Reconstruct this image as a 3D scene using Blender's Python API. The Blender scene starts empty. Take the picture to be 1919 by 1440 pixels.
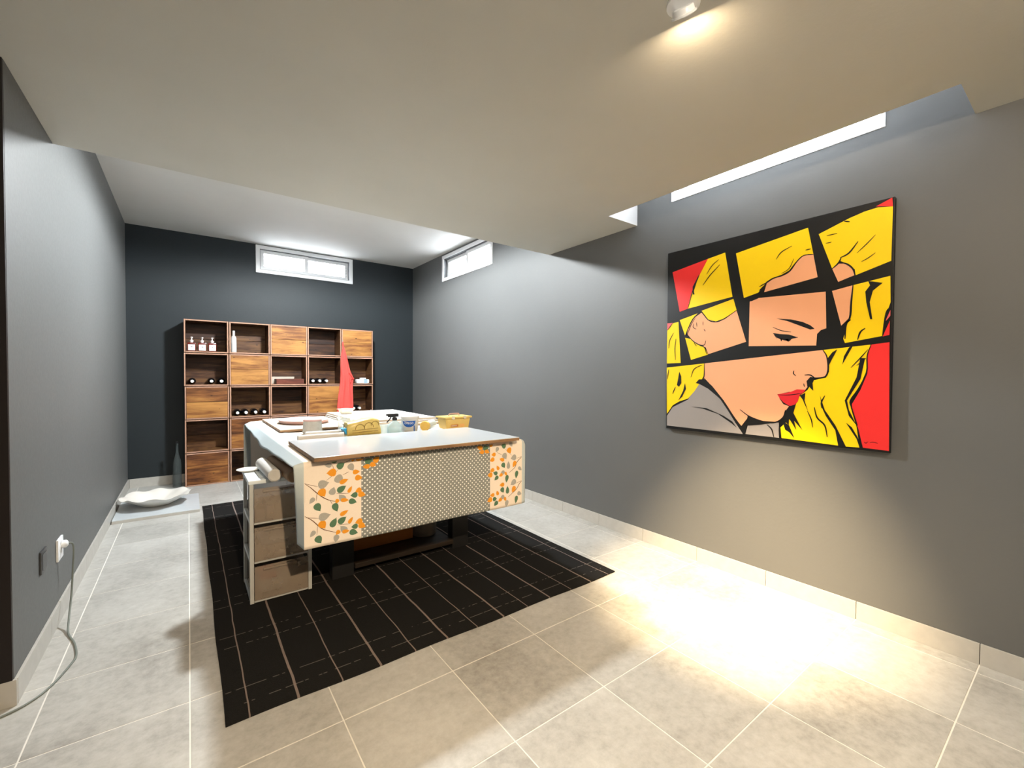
import bpy, bmesh, math, random
from mathutils import Vector, Matrix
random.seed(7)
S = bpy.context.scene
C = S.collection
PI = math.pi

# ------------------------------------------------------------------ camera
FPX = 817.97
YAW, PIT, ROL = 0.638184, -0.0192355, 0.0047647
fw = Vector((math.sin(YAW)*math.cos(PIT), math.cos(YAW)*math.cos(PIT), math.sin(PIT)))
rt = Vector((math.cos(YAW), -math.sin(YAW), 0)); up = rt.cross(fw)
rt2 = math.cos(ROL)*rt + math.sin(ROL)*up; up2 = -math.sin(ROL)*rt + math.cos(ROL)*up
cd = bpy.data.cameras.new('camera'); cam = bpy.data.objects.new('camera', cd); C.objects.link(cam)
m = Matrix((rt2, up2, -fw)).transposed().to_4x4(); m.translation = (0, 0, 1.27)
cam.matrix_world = m
cd.sensor_width = 36; cd.lens = FPX/1919*36; cd.clip_start = .02
S.camera = cam

# ------------------------------------------------------------------ world, exposure
W = bpy.data.worlds.new('world'); S.world = W; W.use_nodes = True
bg = W.node_tree.nodes['Background']; bg.inputs[0].default_value = (.93, .97, 1, 1); bg.inputs[1].default_value = 12
vs = S.view_settings
vs.view_transform = 'Standard'; vs.look = 'None'; vs.gamma = 1; vs.use_curve_mapping = False; vs.exposure = 0.87
S.cycles.max_bounces = 10; S.cycles.diffuse_bounces = 6

def light(name, typ, loc, energy, col, aim=None, **kw):
    d = bpy.data.lights.new(name, typ); d.energy = energy; d.color = col
    for k, v in kw.items(): setattr(d, k, v)
    o = bpy.data.objects.new(name, d); C.objects.link(o); o.location = loc
    if aim: o.rotation_euler = (Vector(aim)-Vector(loc)).to_track_quat('-Z', 'Y').to_euler()
    return o
def portal(name, loc, aim, sx, sy):
    o = light(name, 'AREA', loc, 1, (1, 1, 1), aim, shape='RECTANGLE', size=sx, size_y=sy)
    o.data.cycles.is_portal = True
LAMP, SP1, SG1, SP2, SG2, SP3, SG3 = 460, 720, 2.0, 60, 9.5, 190, 20      # watts of the lamps, last pair for the added fill

# printed leaves on the tablecloth front: x, z, colour, length, width, angle (metres, degrees)
LEAVES = [[0.544,0.829,"g",0.0332,0.0221,190],[0.569,0.851,"G",0.0354,0.0279,180],[0.602,0.821,"G",0.0396,0.0321,-30],[0.56,0.791,"O",0.0427,0.0371,180],
[0.653,0.807,"g",0.0385,0.0308,60],[0.677,0.78,"O",0.0331,0.0234,0],[0.689,0.749,"O",0.0352,0.0274,10],[0.695,0.844,"O",0.0392,0.0196,0],
[0.661,0.844,"O",0.0193,0.0174,100],[0.741,0.828,"G",0.0399,0.0279,-10],[0.781,0.831,"O",0.0365,0.0284,-40],[0.729,0.801,"O",0.0358,0.0238,180],
[0.763,0.807,"O",0.0322,0.0242,20],[0.595,0.754,"g",0.0452,0.0414,45],[0.617,0.741,"O",0.0418,0.0228,-20],[0.521,0.74,"g",0.0475,0.0402,-10],
[0.564,0.699,"g",0.0372,0.0316,-70],[0.606,0.704,"G",0.0454,0.0303,-30],[0.647,0.695,"O",0.0347,0.0173,-60],[0.517,0.699,"O",0.042,0.0365,60],
[0.689,0.684,"O",0.0313,0.0255,160],[0.705,0.662,"O",0.0375,0.0276,20],[0.668,0.664,"G",0.033,0.0272,180],[0.66,0.633,"G",0.0387,0.0271,20],
[0.609,0.659,"g",0.0417,0.0303,-130],[0.621,0.646,"O",0.0381,0.0191,10],[0.585,0.646,"O",0.0225,0.0188,120],[0.578,0.617,"G",0.0431,0.03,70],
[0.496,0.631,"G",0.0416,0.0326,60],[0.47,0.668,"g",0.0322,0.0215,130],[0.618,0.582,"O",0.0419,0.021,-25],[0.526,0.581,"g",0.0513,0.0385,-10],
[0.569,0.542,"G",0.0467,0.0299,-60],[0.609,0.547,"G",0.0437,0.0304,-35],[0.65,0.539,"O",0.0348,0.0174,-55],[0.518,0.542,"O",0.0421,0.0347,60],
[0.691,0.525,"O",0.0354,0.0295,170],[0.706,0.502,"O",0.0376,0.0297,30],[0.67,0.504,"G",0.0312,0.0253,180],[0.664,0.476,"G",0.0408,0.0292,20],
[0.616,0.501,"g",0.0419,0.0305,-130],[0.626,0.488,"O",0.0344,0.0191,0],[0.589,0.49,"O",0.0245,0.0207,130],[0.581,0.462,"g",0.0357,0.0263,100],
[0.5,0.473,"G",0.04,0.0327,60],[0.473,0.507,"g",0.0323,0.0215,130],[1.415,0.832,"O",0.0391,0.0274,200],[1.458,0.828,"G",0.0397,0.0278,0],
[1.428,0.804,"O",0.0354,0.0236,180],[1.466,0.804,"O",0.0359,0.0239,30],[1.497,0.841,"O",0.0262,0.0241,0],[1.591,0.827,"G",0.0353,0.0312,200],
[1.649,0.833,"g",0.0339,0.0254,60],[1.541,0.809,"g",0.0327,0.0245,120],[1.635,0.794,"O",0.038,0.0359,60],[1.515,0.78,"O",0.0304,0.0243,180],
[1.6,0.762,"g",0.0417,0.0355,60],[1.578,0.742,"O",0.0373,0.0228,200],[1.67,0.745,"g",0.0427,0.0363,170],[1.504,0.749,"O",0.0343,0.0263,160],
[1.589,0.705,"G",0.0354,0.0291,60],[1.628,0.701,"g",0.0464,0.0253,-90],[1.675,0.703,"O",0.0428,0.0278,120],[1.546,0.694,"O",0.0308,0.0205,-120],
[1.504,0.684,"O",0.0323,0.0243,160],[1.528,0.663,"G",0.0326,0.0245,-160],[1.489,0.657,"O",0.0342,0.0302,180],[1.535,0.632,"G",0.0347,0.0245,140],
[1.58,0.656,"g",0.0415,0.0249,140],[1.569,0.646,"O",0.0289,0.0207,160],[1.608,0.649,"O",0.0293,0.0168,60],[1.615,0.618,"G",0.0462,0.0252,100],
[1.693,0.634,"G",0.0474,0.0259,100],[1.721,0.668,"g",0.0348,0.0217,40],[1.578,0.584,"O",0.0353,0.0249,180],[1.667,0.586,"g",0.047,0.0342,150],
[1.669,0.542,"O",0.0428,0.03,120],[1.581,0.55,"G",0.0353,0.0291,60],[1.62,0.544,"G",0.0463,0.0253,-90],[1.543,0.537,"O",0.0287,0.0205,-110],
[1.717,0.507,"g",0.0348,0.0261,20],[1.691,0.473,"G",0.0475,0.0259,100],[1.505,0.53,"O",0.0304,0.0223,180],[1.487,0.503,"O",0.0362,0.0302,160],
[1.523,0.503,"G",0.0285,0.0265,0],[1.532,0.474,"G",0.0348,0.0266,140],[1.579,0.503,"g",0.0374,0.0249,140],[1.563,0.491,"O",0.031,0.0227,150],
[1.602,0.49,"O",0.0293,0.0188,60],[1.614,0.46,"g",0.0421,0.0273,100]]
TWIGS = [[[0.436,0.756],[0.465,0.73],[0.489,0.704],[0.519,0.676],[0.545,0.659],[0.576,0.646]],[[0.436,0.6],[0.471,0.572],[0.495,0.545],[0.524,0.517],[0.581,0.491]],
[[0.535,0.755],[0.567,0.779],[0.593,0.806]],[[0.438,0.754],[0.496,0.731]],[[0.493,0.703],[0.489,0.662]],[[0.564,0.829],[0.568,0.808]],[[0.619,0.832],
[0.657,0.847]],[[0.437,0.592],[0.503,0.576]],[[0.495,0.545],[0.492,0.497]],[[0.582,0.685],[0.641,0.676]],[[0.585,0.527],[0.649,0.522]],[[0.612,0.773],
[0.642,0.785]],[[0.553,0.655],[0.563,0.635]],[[1.762,0.753],[1.723,0.734],[1.694,0.71],[1.68,0.681],[1.633,0.653]],[[1.758,0.594],[1.719,0.573],[1.691,0.538],
[1.625,0.499]],[[1.605,0.805],[1.656,0.76]],[[1.757,0.749],[1.694,0.737]],[[1.532,0.839],[1.573,0.834]],[[1.541,0.791],[1.577,0.772]],[[1.753,0.591],
[1.686,0.577]]]
# the painting: flat colour areas, black areas and brush lines, metres from its lower left corner
ART = {"F":[["red",[[0.039,1.119],[0.302,1.159],[0.244,1.061],[0.183,0.94],[0.159,0.845],[0.099,0.831]]],["yel",[[0.302,1.159],[0.418,1.175],[0.469,0.884],
[0.159,0.845],[0.172,0.902],[0.196,0.978],[0.244,1.074]]],["yel",[[0.487,1.154],[0.885,1.209],[0.913,1.057],[0.889,1.062],[0.856,1.056],[0.823,1.027],
[0.793,0.989],[0.753,0.971],[0.701,0.961],[0.669,0.944],[0.653,0.918],[0.626,0.887],[0.54,0.866]]],["pea",[[0.913,1.057],[0.936,0.925],[0.659,0.884],
[0.674,0.937],[0.712,0.959],[0.758,0.966],[0.798,0.985],[0.832,1.031],[0.866,1.058]]],["yel",[[0.937,1.16],[1.073,1.207],[1.137,1.223],[1.191,1.228],
[1.25,1.215],[1.248,0.95],[1.106,0.905],[1.102,0.936],[1.077,0.965],[1.038,0.993],[1.026,0.976],[1.002,0.96]]],["pea",[[1.002,0.96],[1.03,0.98],[1.064,0.973],
[1.089,0.948],[1.102,0.906],[1.031,0.883]]],["red",[[1.184,1.235],[1.247,1.259],[1.25,1.215]]],["yel",[[0.262,0.819],[0.475,0.87],[0.496,0.797],[0.458,0.775],
[0.414,0.751],[0.363,0.738],[0.31,0.755]]],["pea",[[0.262,0.806],[0.303,0.756],[0.363,0.735],[0.414,0.749],[0.496,0.795],[0.558,0.593],[0.313,0.525],
[0.296,0.57],[0.251,0.59],[0.201,0.621],[0.16,0.667],[0.164,0.704],[0.192,0.767]]],["yel",[[0.1,0.772],[0.234,0.805],[0.192,0.767],[0.143,0.658]]],
["yel",[[0.143,0.645],[0.18,0.636],[0.251,0.59],[0.292,0.564],[0.311,0.522],[0.189,0.49]]],["yel",[[-0.002,0.706],[0.044,0.755],[0.09,0.761],[0.111,0.471],
[0.001,0.469]]],["pink",[[-0.003,0.759],[0.048,0.757],[-0.002,0.71]]],["pea",[[0.576,0.839],[0.626,0.854],[0.975,0.84],[0.981,0.641],[0.956,0.633],
[0.938,0.613],[0.935,0.55],[0.574,0.565]]],["pea",[[1.004,0.839],[1.096,0.855],[1.09,0.768],[1.083,0.688],[1.048,0.649]]],["yel",[[1.096,0.855],[1.246,0.877],
[1.249,0.747],[1.234,0.692],[1.221,0.583],[1.066,0.556],[1.058,0.579],[1.077,0.669],[1.088,0.748]]],["red",[[1.248,0.657],[1.247,0.586],[1.221,0.58]]],
["pink",[[1.249,0.709],[1.249,0.68],[1.228,0.649]]],["yel",[[0.001,0.439],[0.287,0.464],[0.285,0.384],[0.264,0.345],[0.22,0.278],[0.171,0.223],[0.105,0.2],
[0.052,0.169],[0.006,0.104]]],["pea",[[0.287,0.464],[0.967,0.524],[0.985,0.49],[0.993,0.437],[0.991,0.406],[0.978,0.377],[0.942,0.371],[0.91,0.374],
[0.891,0.353],[0.896,0.32],[0.882,0.298],[0.854,0.287],[0.804,0.29],[0.748,0.274],[0.754,0.249],[0.775,0.217],[0.805,0.207],[0.786,0.178],[0.776,0.144],
[0.745,0.113],[0.703,0.103],[0.649,0.11],[0.574,0.134],[0.569,0.103],[0.552,0.05],[0.485,0.127],[0.422,0.222],[0.343,0.314],[0.282,0.364]]],
["yel",[[0.967,0.524],[1.176,0.542],[1.161,0.484],[1.158,0.405],[1.128,0.316],[1.092,0.254],[1.097,0.214],[1.123,0.116],[1.137,0.013],[1.079,0.01],
[0.768,0.019],[0.761,0.08],[0.816,0.141],[0.835,0.209],[0.859,0.27],[0.897,0.304],[0.924,0.358],[0.983,0.373],[0.997,0.406],[0.993,0.458]]],
["red",[[1.176,0.542],[1.248,0.55],[1.255,0.012],[1.151,0.014],[1.131,0.107],[1.105,0.195],[1.101,0.235],[1.136,0.311],[1.163,0.396],[1.161,0.484]]],
["gry",[[0.007,0.02],[0.006,0.09],[0.052,0.156],[0.171,0.216],[0.241,0.331],[0.316,0.294],[0.396,0.233],[0.448,0.161],[0.498,0.085],[0.547,0.017]]],
["gry",[[0.561,0.019],[0.575,0.074],[0.649,0.09],[0.751,0.108],[0.757,0.018]]],["lip",[[0.741,0.274],[0.779,0.281],[0.814,0.291],[0.844,0.306],[0.887,0.304],
[0.873,0.282],[0.859,0.276],[0.85,0.237],[0.83,0.212],[0.805,0.21],[0.775,0.228],[0.754,0.252]]]],"B":[[[0.731,0.719],[0.808,0.706],[0.867,0.686],[0.905,0.664],
[0.926,0.643],[0.905,0.64],[0.848,0.669],[0.788,0.699]],[[0.711,0.636],[0.748,0.627],[0.799,0.62],[0.844,0.601],[0.814,0.595],[0.8,0.581],[0.769,0.59],
[0.733,0.606]],[[0.706,0.638],[0.719,0.624],[0.736,0.594],[0.725,0.618]],[[0.748,0.605],[0.759,0.582],[0.764,0.598]],[[0.777,0.595],[0.796,0.577],
[0.797,0.596]],[[0.891,0.353],[0.91,0.377],[0.93,0.366],[0.921,0.342],[0.925,0.3],[0.91,0.315]],[[0.859,0.27],[0.887,0.288],[0.883,0.244],[0.901,0.186],
[0.884,0.223],[0.874,0.249]],[[0.805,0.207],[0.84,0.22],[0.828,0.17],[0.876,0.075],[0.832,0.126],[0.845,0.072],[0.807,0.135],[0.805,0.096],[0.771,0.132]],
[[0.771,0.121],[0.807,0.096],[0.836,0.024],[0.808,0.057],[0.787,0.069]],[[0.574,0.134],[0.649,0.11],[0.756,0.111],[0.649,0.086],[0.579,0.074]],[[0.534,0.064],
[0.575,0.122],[0.561,0.019],[0.545,0.017]],[[0.227,0.331],[0.25,0.357],[0.289,0.358],[0.356,0.295],[0.435,0.198],[0.409,0.221],[0.316,0.3],[0.268,0.338],
[0.255,0.325]],[[0.193,0.168],[0.305,0.165],[0.423,0.122],[0.48,0.09],[0.507,0.055],[0.474,0.079],[0.385,0.132],[0.278,0.16]],[[0.957,0.274],[0.981,0.197],
[1.031,0.117],[1.079,0.01],[1.045,0.01],[1.031,0.091],[0.986,0.165],[0.969,0.206]],[[1.159,0.866],[1.217,0.847],[1.179,0.814],[1.167,0.758],[1.179,0.67],
[1.17,0.671],[1.153,0.759],[1.148,0.814],[1.167,0.843]],[[1.133,0.475],[1.153,0.474],[1.135,0.366],[1.1,0.295],[1.08,0.254],[1.089,0.204],[1.123,0.126],
[1.089,0.173],[1.07,0.253],[1.119,0.376]],[[1.077,0.137],[1.103,0.114],[1.128,0.066],[1.147,0.014],[1.137,0.013],[1.124,0.056]],[[1.056,0.442],[1.063,0.487],
[1.084,0.532],[1.1,0.538],[1.072,0.477]],[[0.99,0.479],[1.011,0.51],[1.033,0.524],[1.008,0.468],[0.993,0.432]],[[0.102,0.41],[0.117,0.376],[0.118,0.329],
[0.1,0.302],[0.085,0.315]],[[0.147,0.33],[0.155,0.289],[0.127,0.235],[0.097,0.206],[0.133,0.275]],[[0.626,0.887],[0.674,0.943],[0.659,0.905],[0.626,0.852],
[0.581,0.838],[0.615,0.865]],[[0.211,0.936],[0.196,0.991],[0.244,1.074],[0.197,0.938]]],"L":[[[[0.244,1.061],[0.197,0.964],[0.162,0.847]],5],[[[0.295,1.058],
[0.332,1.108],[0.377,1.139]],5],[[[0.269,0.989],[0.319,1.047],[0.384,1.104]],6],[[[0.723,1.067],[0.751,1.103],[0.806,1.126]],5],[[[0.875,1.086],
[0.901,1.088]],5],[[[0.913,1.054],[0.866,1.058],[0.832,1.031],[0.798,0.985],[0.758,0.966],[0.712,0.958],[0.674,0.937]],6],[[[0.817,1.05],[0.793,1.0],
[0.753,0.978]],4],[[[0.631,0.921],[0.669,0.938]],6],[[[0.631,0.898],[0.671,0.932]],6],[[[0.975,1.141],[1.023,1.142]],4],[[[0.971,1.101],[0.998,1.102]],4],
[[[1.052,1.198],[1.077,1.188]],5],[[[1.038,1.009],[1.076,1.026],[1.114,1.077]],7],[[[1.11,1.018],[1.148,1.054],[1.185,1.093]],4],[[[1.129,0.97],[1.157,0.983],
[1.186,1.003]],4],[[[1.002,0.957],[1.03,0.982],[1.042,1.008]],7],[[[1.03,0.985],[1.064,0.973],[1.093,0.942],[1.104,0.903]],7],[[[0.262,0.815],[0.31,0.753],
[0.363,0.735],[0.414,0.748],[0.496,0.794]],6],[[[0.458,0.773],[0.417,0.745]],4],[[[0.16,0.667],[0.201,0.621],[0.251,0.59],[0.285,0.588],[0.296,0.616]],6],
[[[0.262,0.815],[0.199,0.767],[0.143,0.658]],7],[[[0.22,0.778],[0.186,0.728],[0.158,0.657]],4],[[[0.207,0.739],[0.204,0.713],[0.226,0.698]],4],[[[0.228,0.744],
[0.231,0.714]],4],[[[0.274,0.746],[0.274,0.72]],4],[[[0.281,0.694],[0.292,0.678]],4],[[[0.251,0.586],[0.286,0.571],[0.302,0.525]],5],[[[0.209,0.608],
[0.23,0.583]],4],[[[0.053,0.685],[0.022,0.632],[0.015,0.577]],5],[[[0.073,0.643],[0.065,0.575],[0.07,0.493]],5],[[[0.044,0.755],[0.005,0.71]],5],[[[0.711,0.67],
[0.758,0.646],[0.809,0.634]],4],[[[0.844,0.601],[0.809,0.601],[0.779,0.614]],7],[[[1.096,0.855],[1.09,0.768],[1.084,0.683],[1.052,0.646]],8],[[[1.089,0.677],
[1.069,0.654],[1.066,0.578]],8],[[[1.12,0.57],[1.131,0.609],[1.151,0.627]],7],[[[1.248,0.723],[1.234,0.692],[1.221,0.583]],8],[[[0.287,0.464],[0.286,0.377],
[0.264,0.342]],6],[[[0.253,0.449],[0.211,0.423],[0.191,0.37]],5],[[[0.225,0.436],[0.274,0.455]],4],[[[0.073,0.301],[0.051,0.252]],6],[[[0.017,0.425],
[0.007,0.355]],5],[[[0.967,0.524],[0.985,0.49],[0.993,0.437],[0.991,0.401],[0.978,0.377],[0.942,0.371],[0.91,0.374]],7],[[[0.881,0.387],[0.909,0.387],
[0.933,0.369]],6],[[[0.827,0.412],[0.825,0.396],[0.837,0.382]],5],[[[0.877,0.34],[0.882,0.32]],4],[[[0.743,0.271],[0.794,0.271],[0.834,0.277],[0.873,0.285]],4],
[[[0.527,0.17],[0.58,0.134],[0.649,0.11],[0.703,0.103],[0.745,0.113],[0.776,0.144],[0.786,0.184]],7],[[[0.687,0.09],[0.714,0.064],[0.726,0.02]],6],
[[[0.756,0.108],[0.757,0.018]],8],[[[0.931,0.209],[0.946,0.152],[0.982,0.113],[0.995,0.051]],7],[[[0.898,0.186],[0.918,0.139],[0.925,0.096]],5],[[[0.98,0.275],
[0.965,0.238],[0.967,0.206]],6],[[[1.164,0.518],[1.133,0.475],[1.094,0.426]],5],[[[1.118,0.436],[1.157,0.474]],4],[[[1.176,0.542],[1.161,0.484],[1.16,0.401],
[1.128,0.316],[1.095,0.255],[1.101,0.215],[1.127,0.126]],6],[[[0.288,0.364],[0.343,0.307],[0.422,0.216],[0.485,0.127],[0.552,0.045]],6],[[[1.155,0.045],
[1.163,0.039],[1.172,0.048]],2.5],[[[1.179,0.043],[1.192,0.048],[1.211,0.044]],2.5]]}

# ------------------------------------------------------------------ material helpers
class NT:
    def __init__(s, name):
        s.m = bpy.data.materials.new(name); s.m.use_nodes = True
        s.t = s.m.node_tree; s.p = s.t.nodes['Principled BSDF']; s.out = s.t.nodes['Material Output']
    def n(s, typ, **kw):
        o = s.t.nodes.new(typ)
        for k, v in kw.items(): setattr(o, k, v)
        return o
    def put(s, sock, v):
        if isinstance(v, bpy.types.NodeSocket): s.t.links.new(v, sock)
        elif isinstance(v, (tuple, list)) and len(v) == 3 and sock.type == 'RGBA': sock.default_value = (*v, 1)
        else: sock.default_value = v
    def M(s, op, a, b=0.0, c=None):
        o = s.n('ShaderNodeMath', operation=op); s.put(o.inputs[0], a); s.put(o.inputs[1], b)
        if c is not None: s.put(o.inputs[2], c)
        return o.outputs[0]
    def mix(s, f, a, b):
        o = s.n('ShaderNodeMix', data_type='RGBA'); s.put(o.inputs[0], f); s.put(o.inputs[6], a); s.put(o.inputs[7], b)
        return o.outputs[2]
    def ramp(s, f, pts):
        o = s.n('ShaderNodeValToRGB'); r = o.color_ramp
        while len(r.elements) < len(pts): r.elements.new(.5)
        for e, (p, c) in zip(r.elements, pts): e.position = p; e.color = (*c, 1)
        s.put(o.inputs[0], f); return o.outputs[0]
    def noise(s, vec, scale, detail=3, rough=.55, dist=0):
        o = s.n('ShaderNodeTexNoise'); s.put(o.inputs['Scale'], scale); o.inputs['Detail'].default_value = detail
        o.inputs['Roughness'].default_value = rough; o.inputs['Distortion'].default_value = dist
        if vec is not None: s.put(o.inputs['Vector'], vec)
        return o.outputs[0]
    def pos(s): return s.n('ShaderNodeNewGeometry').outputs['Position']
    def obj(s): return s.n('ShaderNodeTexCoord').outputs['Object']
    def rnd(s): return s.n('ShaderNodeObjectInfo').outputs['Random']
    def sep(s, v):
        o = s.n('ShaderNodeSeparateXYZ'); s.put(o.inputs[0], v); return o.outputs
    def mapv(s, v, sc, loc=(0, 0, 0)):
        o = s.n('ShaderNodeMapping'); s.put(o.inputs[0], v); o.inputs['Scale'].default_value = sc
        if isinstance(loc, bpy.types.NodeSocket): s.put(o.inputs['Location'], loc)
        else: o.inputs['Location'].default_value = loc
        return o.outputs[0]
    def bump(s, h, st, d=.01):
        o = s.n('ShaderNodeBump'); o.inputs['Strength'].default_value = st; o.inputs['Distance'].default_value = d
        s.put(o.inputs['Height'], h); s.put(s.p.inputs['Normal'], o.outputs[0])
    def set(s, col=None, rough=None, spec=None, **kw):
        if col is not None: s.put(s.p.inputs['Base Color'], col)
        if rough is not None: s.put(s.p.inputs['Roughness'], rough)
        if spec is not None: s.p.inputs['Specular IOR Level'].default_value = spec
        for k, v in kw.items(): s.put(s.p.inputs[k.replace('_', ' ')], v)
        return s

def plain(name, col, rough=.5, spec=.4, var=.12, vs=25, bs=None, **kw):
    t = NT(name); n = t.noise(t.obj(), vs, 3)
    a = tuple(c*(1-var) for c in col); b = tuple(min(1, c*(1+var)) for c in col)
    t.set(t.mix(n, a, b), rough, spec, **kw)
    if bs: t.bump(t.noise(t.obj(), bs[0], 4), bs[1], .004)
    return t.m

def wall_mat(name, col, rough=.5, spec=.35):
    t = NT(name); p = t.pos()
    n = t.noise(p, 1.3, 4); n2 = t.noise(p, 60, 3)
    t.set(t.mix(n, tuple(c*.92 for c in col), tuple(c*1.08 for c in col)), t.M('ADD', rough-.06, t.M('MULTIPLY', n2, .12)), spec)
    t.bump(n2, .12, .004); return t.m

def wood(name, dark, mid, light_, axis=0, sc=1.0, rough=.55, knots=True):
    t = NT(name); r = t.rnd()
    off = t.n('ShaderNodeCombineXYZ'); t.put(off.inputs[0], t.M('MULTIPLY', r, 37.)); t.put(off.inputs[1], t.M('MULTIPLY', r, 19.)); t.put(off.inputs[2], t.M('MULTIPLY', r, 53.))
    s = [16*sc]*3; s[axis] = 1.7*sc
    v = t.mapv(t.obj(), s, off.outputs[0])
    g = t.noise(v, 1.6, 6, .62, .6)
    v2 = t.mapv(t.obj(), [4 if i != axis else 1.6 for i in range(3)], off.outputs[0])
    b = t.noise(v2, 1.6, 3)
    f = t.M('ADD', t.M('MULTIPLY', g, .7), t.M('MULTIPLY', b, .42))
    f = t.M('ADD', f, t.M('MULTIPLY', t.M('SUBTRACT', r, .5), .26))
    col = t.ramp(f, [(.36, dark), (.53, mid), (.72, light_)])
    if knots:
        vo = t.n('ShaderNodeTexVoronoi'); vo.inputs['Scale'].default_value = 1; t.put(vo.inputs['Vector'], t.mapv(t.obj(), [14 if i != axis else 7 for i in range(3)], off.outputs[0]))
        k = t.M('LESS_THAN', t.M('ADD', vo.outputs['Distance'], t.M('MULTIPLY', g, .12)), .15)
        col = t.mix(t.M('MULTIPLY', k, .75), col, tuple(c*.45 for c in dark))
    t.set(col, rough, .35); t.bump(g, .35, .003); return t.m

M = {}
M['wall'] = wall_mat('grey_wall_paint', (.124, .127, .126), .55, .34)
M['wall_dark'] = wall_mat('charcoal_wall_paint', (.0185, .0245, .028), .55, .28)
M['ceil'] = wall_mat('white_ceiling_paint', (.575, .565, .515), .8, .2)
M['ceil2'] = wall_mat('white_upper_ceiling_paint', (.68, .68, .66), .8, .2)
M['reveal'] = wall_mat('white_reveal_paint', (.82, .82, .82), .7, .2)
M['darkframe'] = wall_mat('dark_brown_paint', (.012, .008, .007), .5, .3)
t = NT('floor_tile'); p = t.pos(); r = t.rnd()
n1 = t.noise(p, 2.2, 5, .6); n2 = t.noise(p, 26, 6, .7); n3 = t.noise(p, 140, 2)
f = t.M('ADD', t.M('MULTIPLY', n1, .5), t.M('ADD', t.M('MULTIPLY', n2, .45), t.M('MULTIPLY', r, .08)))
t.set(t.ramp(f, [(.34, (.27, .262, .24)), (.5, (.415, .408, .382)), (.66, (.52, .515, .49))]), t.M('ADD', .30, t.M('MULTIPLY', n2, .22)), .45)
t.bump(t.M('ADD', n2, t.M('MULTIPLY', n3, .4)), .06, .003); M['tile'] = t.m
M['grout'] = plain('grout', (.74, .72, .67), .85, .2)
M['skirt'] = plain('skirting_tile', (.47, .455, .42), .4, .45, .12, 20)
M['white'] = plain('white_lacquer', (.82, .83, .84), .3, .5, .03)
M['gasket'] = plain('grey_gasket', (.12, .125, .13), .6)
t = NT('window_glass'); tr = t.n('ShaderNodeBsdfTransparent'); tr.inputs[0].default_value = (.97, .98, 1, 1)
gl = t.n('ShaderNodeBsdfGlossy'); gl.inputs['Roughness'].default_value = .02
mx = t.n('ShaderNodeMixShader'); mx.inputs[0].default_value = .05
t.t.links.new(tr.outputs[0], mx.inputs[1]); t.t.links.new(gl.outputs[0], mx.inputs[2]); t.t.links.new(mx.outputs[0], t.out.inputs[0]); M['glass'] = t.m
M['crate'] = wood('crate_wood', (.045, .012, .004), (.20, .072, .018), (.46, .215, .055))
M['crate_shade'] = wood('shade_darkened_crate_wood', (.012, .0035, .0015), (.052, .018, .006), (.15, .068, .022))  # crate wood darkened to paint in the shade inside open crates
M['crate_v'] = wood('crate_wood_side', (.085, .026, .008), (.28, .11, .032), (.5, .24, .08), axis=1, knots=False)
M['crate_s'] = wood('shade_darkened_crate_side', (.016, .005, .002), (.07, .026, .009), (.17, .078, .027), axis=1, knots=False)  # side boards darkened as well, shade put into the wood colour
M['rim'] = plain('raw_crate_edge', (.44, .255, .175), .7, .2, .25, 30)
M['redbox'] = wood('reddish_wood', (.10, .022, .012), (.24, .065, .035), (.36, .12, .06), knots=False)
M['ply'] = wood('plywood_edge', (.10, .055, .025), (.24, .14, .07), (.34, .22, .12), knots=False)
M['palewood'] = wood('pale_board', (.44, .35, .26), (.54, .46, .37), (.61, .54, .46), knots=False, sc=.6)
M['blackglass'] = plain('black_bottle_glass', (.006, .006, .007), .12, .6)
M['foil'] = plain('white_foil', (.85, .83, .80), .4)
M['amber'] = plain('amber_glass', (.12, .012, .006), .12, .6)
M['label'] = plain('paper_label', (.88, .87, .84), .6, .2, .04)
M['ink'] = plain('dark_ink', (.02, .02, .025), .6)
M['pump'] = plain('white_pump', (.8, .74, .72), .35)
M['apron'] = plain('red_apron_cloth', (.80, .10, .085), .9, .1, .12, 14, (90, .3))
M['metal'] = plain('steel', (.5, .5, .5), .3, .5, Metallic=1.0)
M['blacksteel'] = plain('black_steel', (.012, .012, .013), .5)
M['shelfwood'] = wood('dark_shelf_wood', (.012, .008, .006), (.03, .02, .013), (.05, .034, .022), knots=False)
M['cardboard'] = plain('cardboard', (.26, .10, .028), .85, .1, .15, 10)
M['tube'] = plain('cardboard_tube', (.42, .29, .20), .8, .15, .15, 12)
M['paper'] = plain('white_paper', (.60, .585, .56), .7, .2, .05, 12)
M['whiteboard'] = plain('white_melamine', (.56, .60, .63), .14, .55, .02)
M['pink'] = plain('pink_glaze', (.52, .33, .30), .4, .4, .08)
M['pinkin'] = plain('pale_pink_glaze', (.60, .52, .50), .45, .4, .06)
M['concrete'] = plain('grey_cement', (.46, .455, .43), .8, .2, .15, 40, (60, .3))
M['cream'] = plain('cream_plastic', (.60, .54, .42), .5)
M['goldpack'] = plain('gold_packaging', (.62, .48, .15), .35, .5, .25, 30)
M['goldline'] = plain('gold_pack_print', (.28, .19, .05), .5)
M['blue'] = plain('blue_packaging', (.02, .33, .66), .35)
M['navy'] = plain('blue_tub_label', (.012, .10, .42), .35)
M['tubwhite'] = plain('white_tub_plastic', (.60, .60, .585), .35, .4, .03)
M['blackplastic'] = plain('black_plastic', (.012, .012, .014), .35)
t = NT('clear_plastic'); t.set((.80, .90, .93), .12, .5, Alpha=.42); M['clear'] = t.m
t = NT('pale_blue_plastic'); t.set((.66, .86, .92), .15, .5, Alpha=.6); M['clearblue'] = t.m
t = NT('bottle_glass'); t.set((.10, .12, .12), .05, .6, Alpha=.3); M['clearglass'] = t.m
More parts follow.
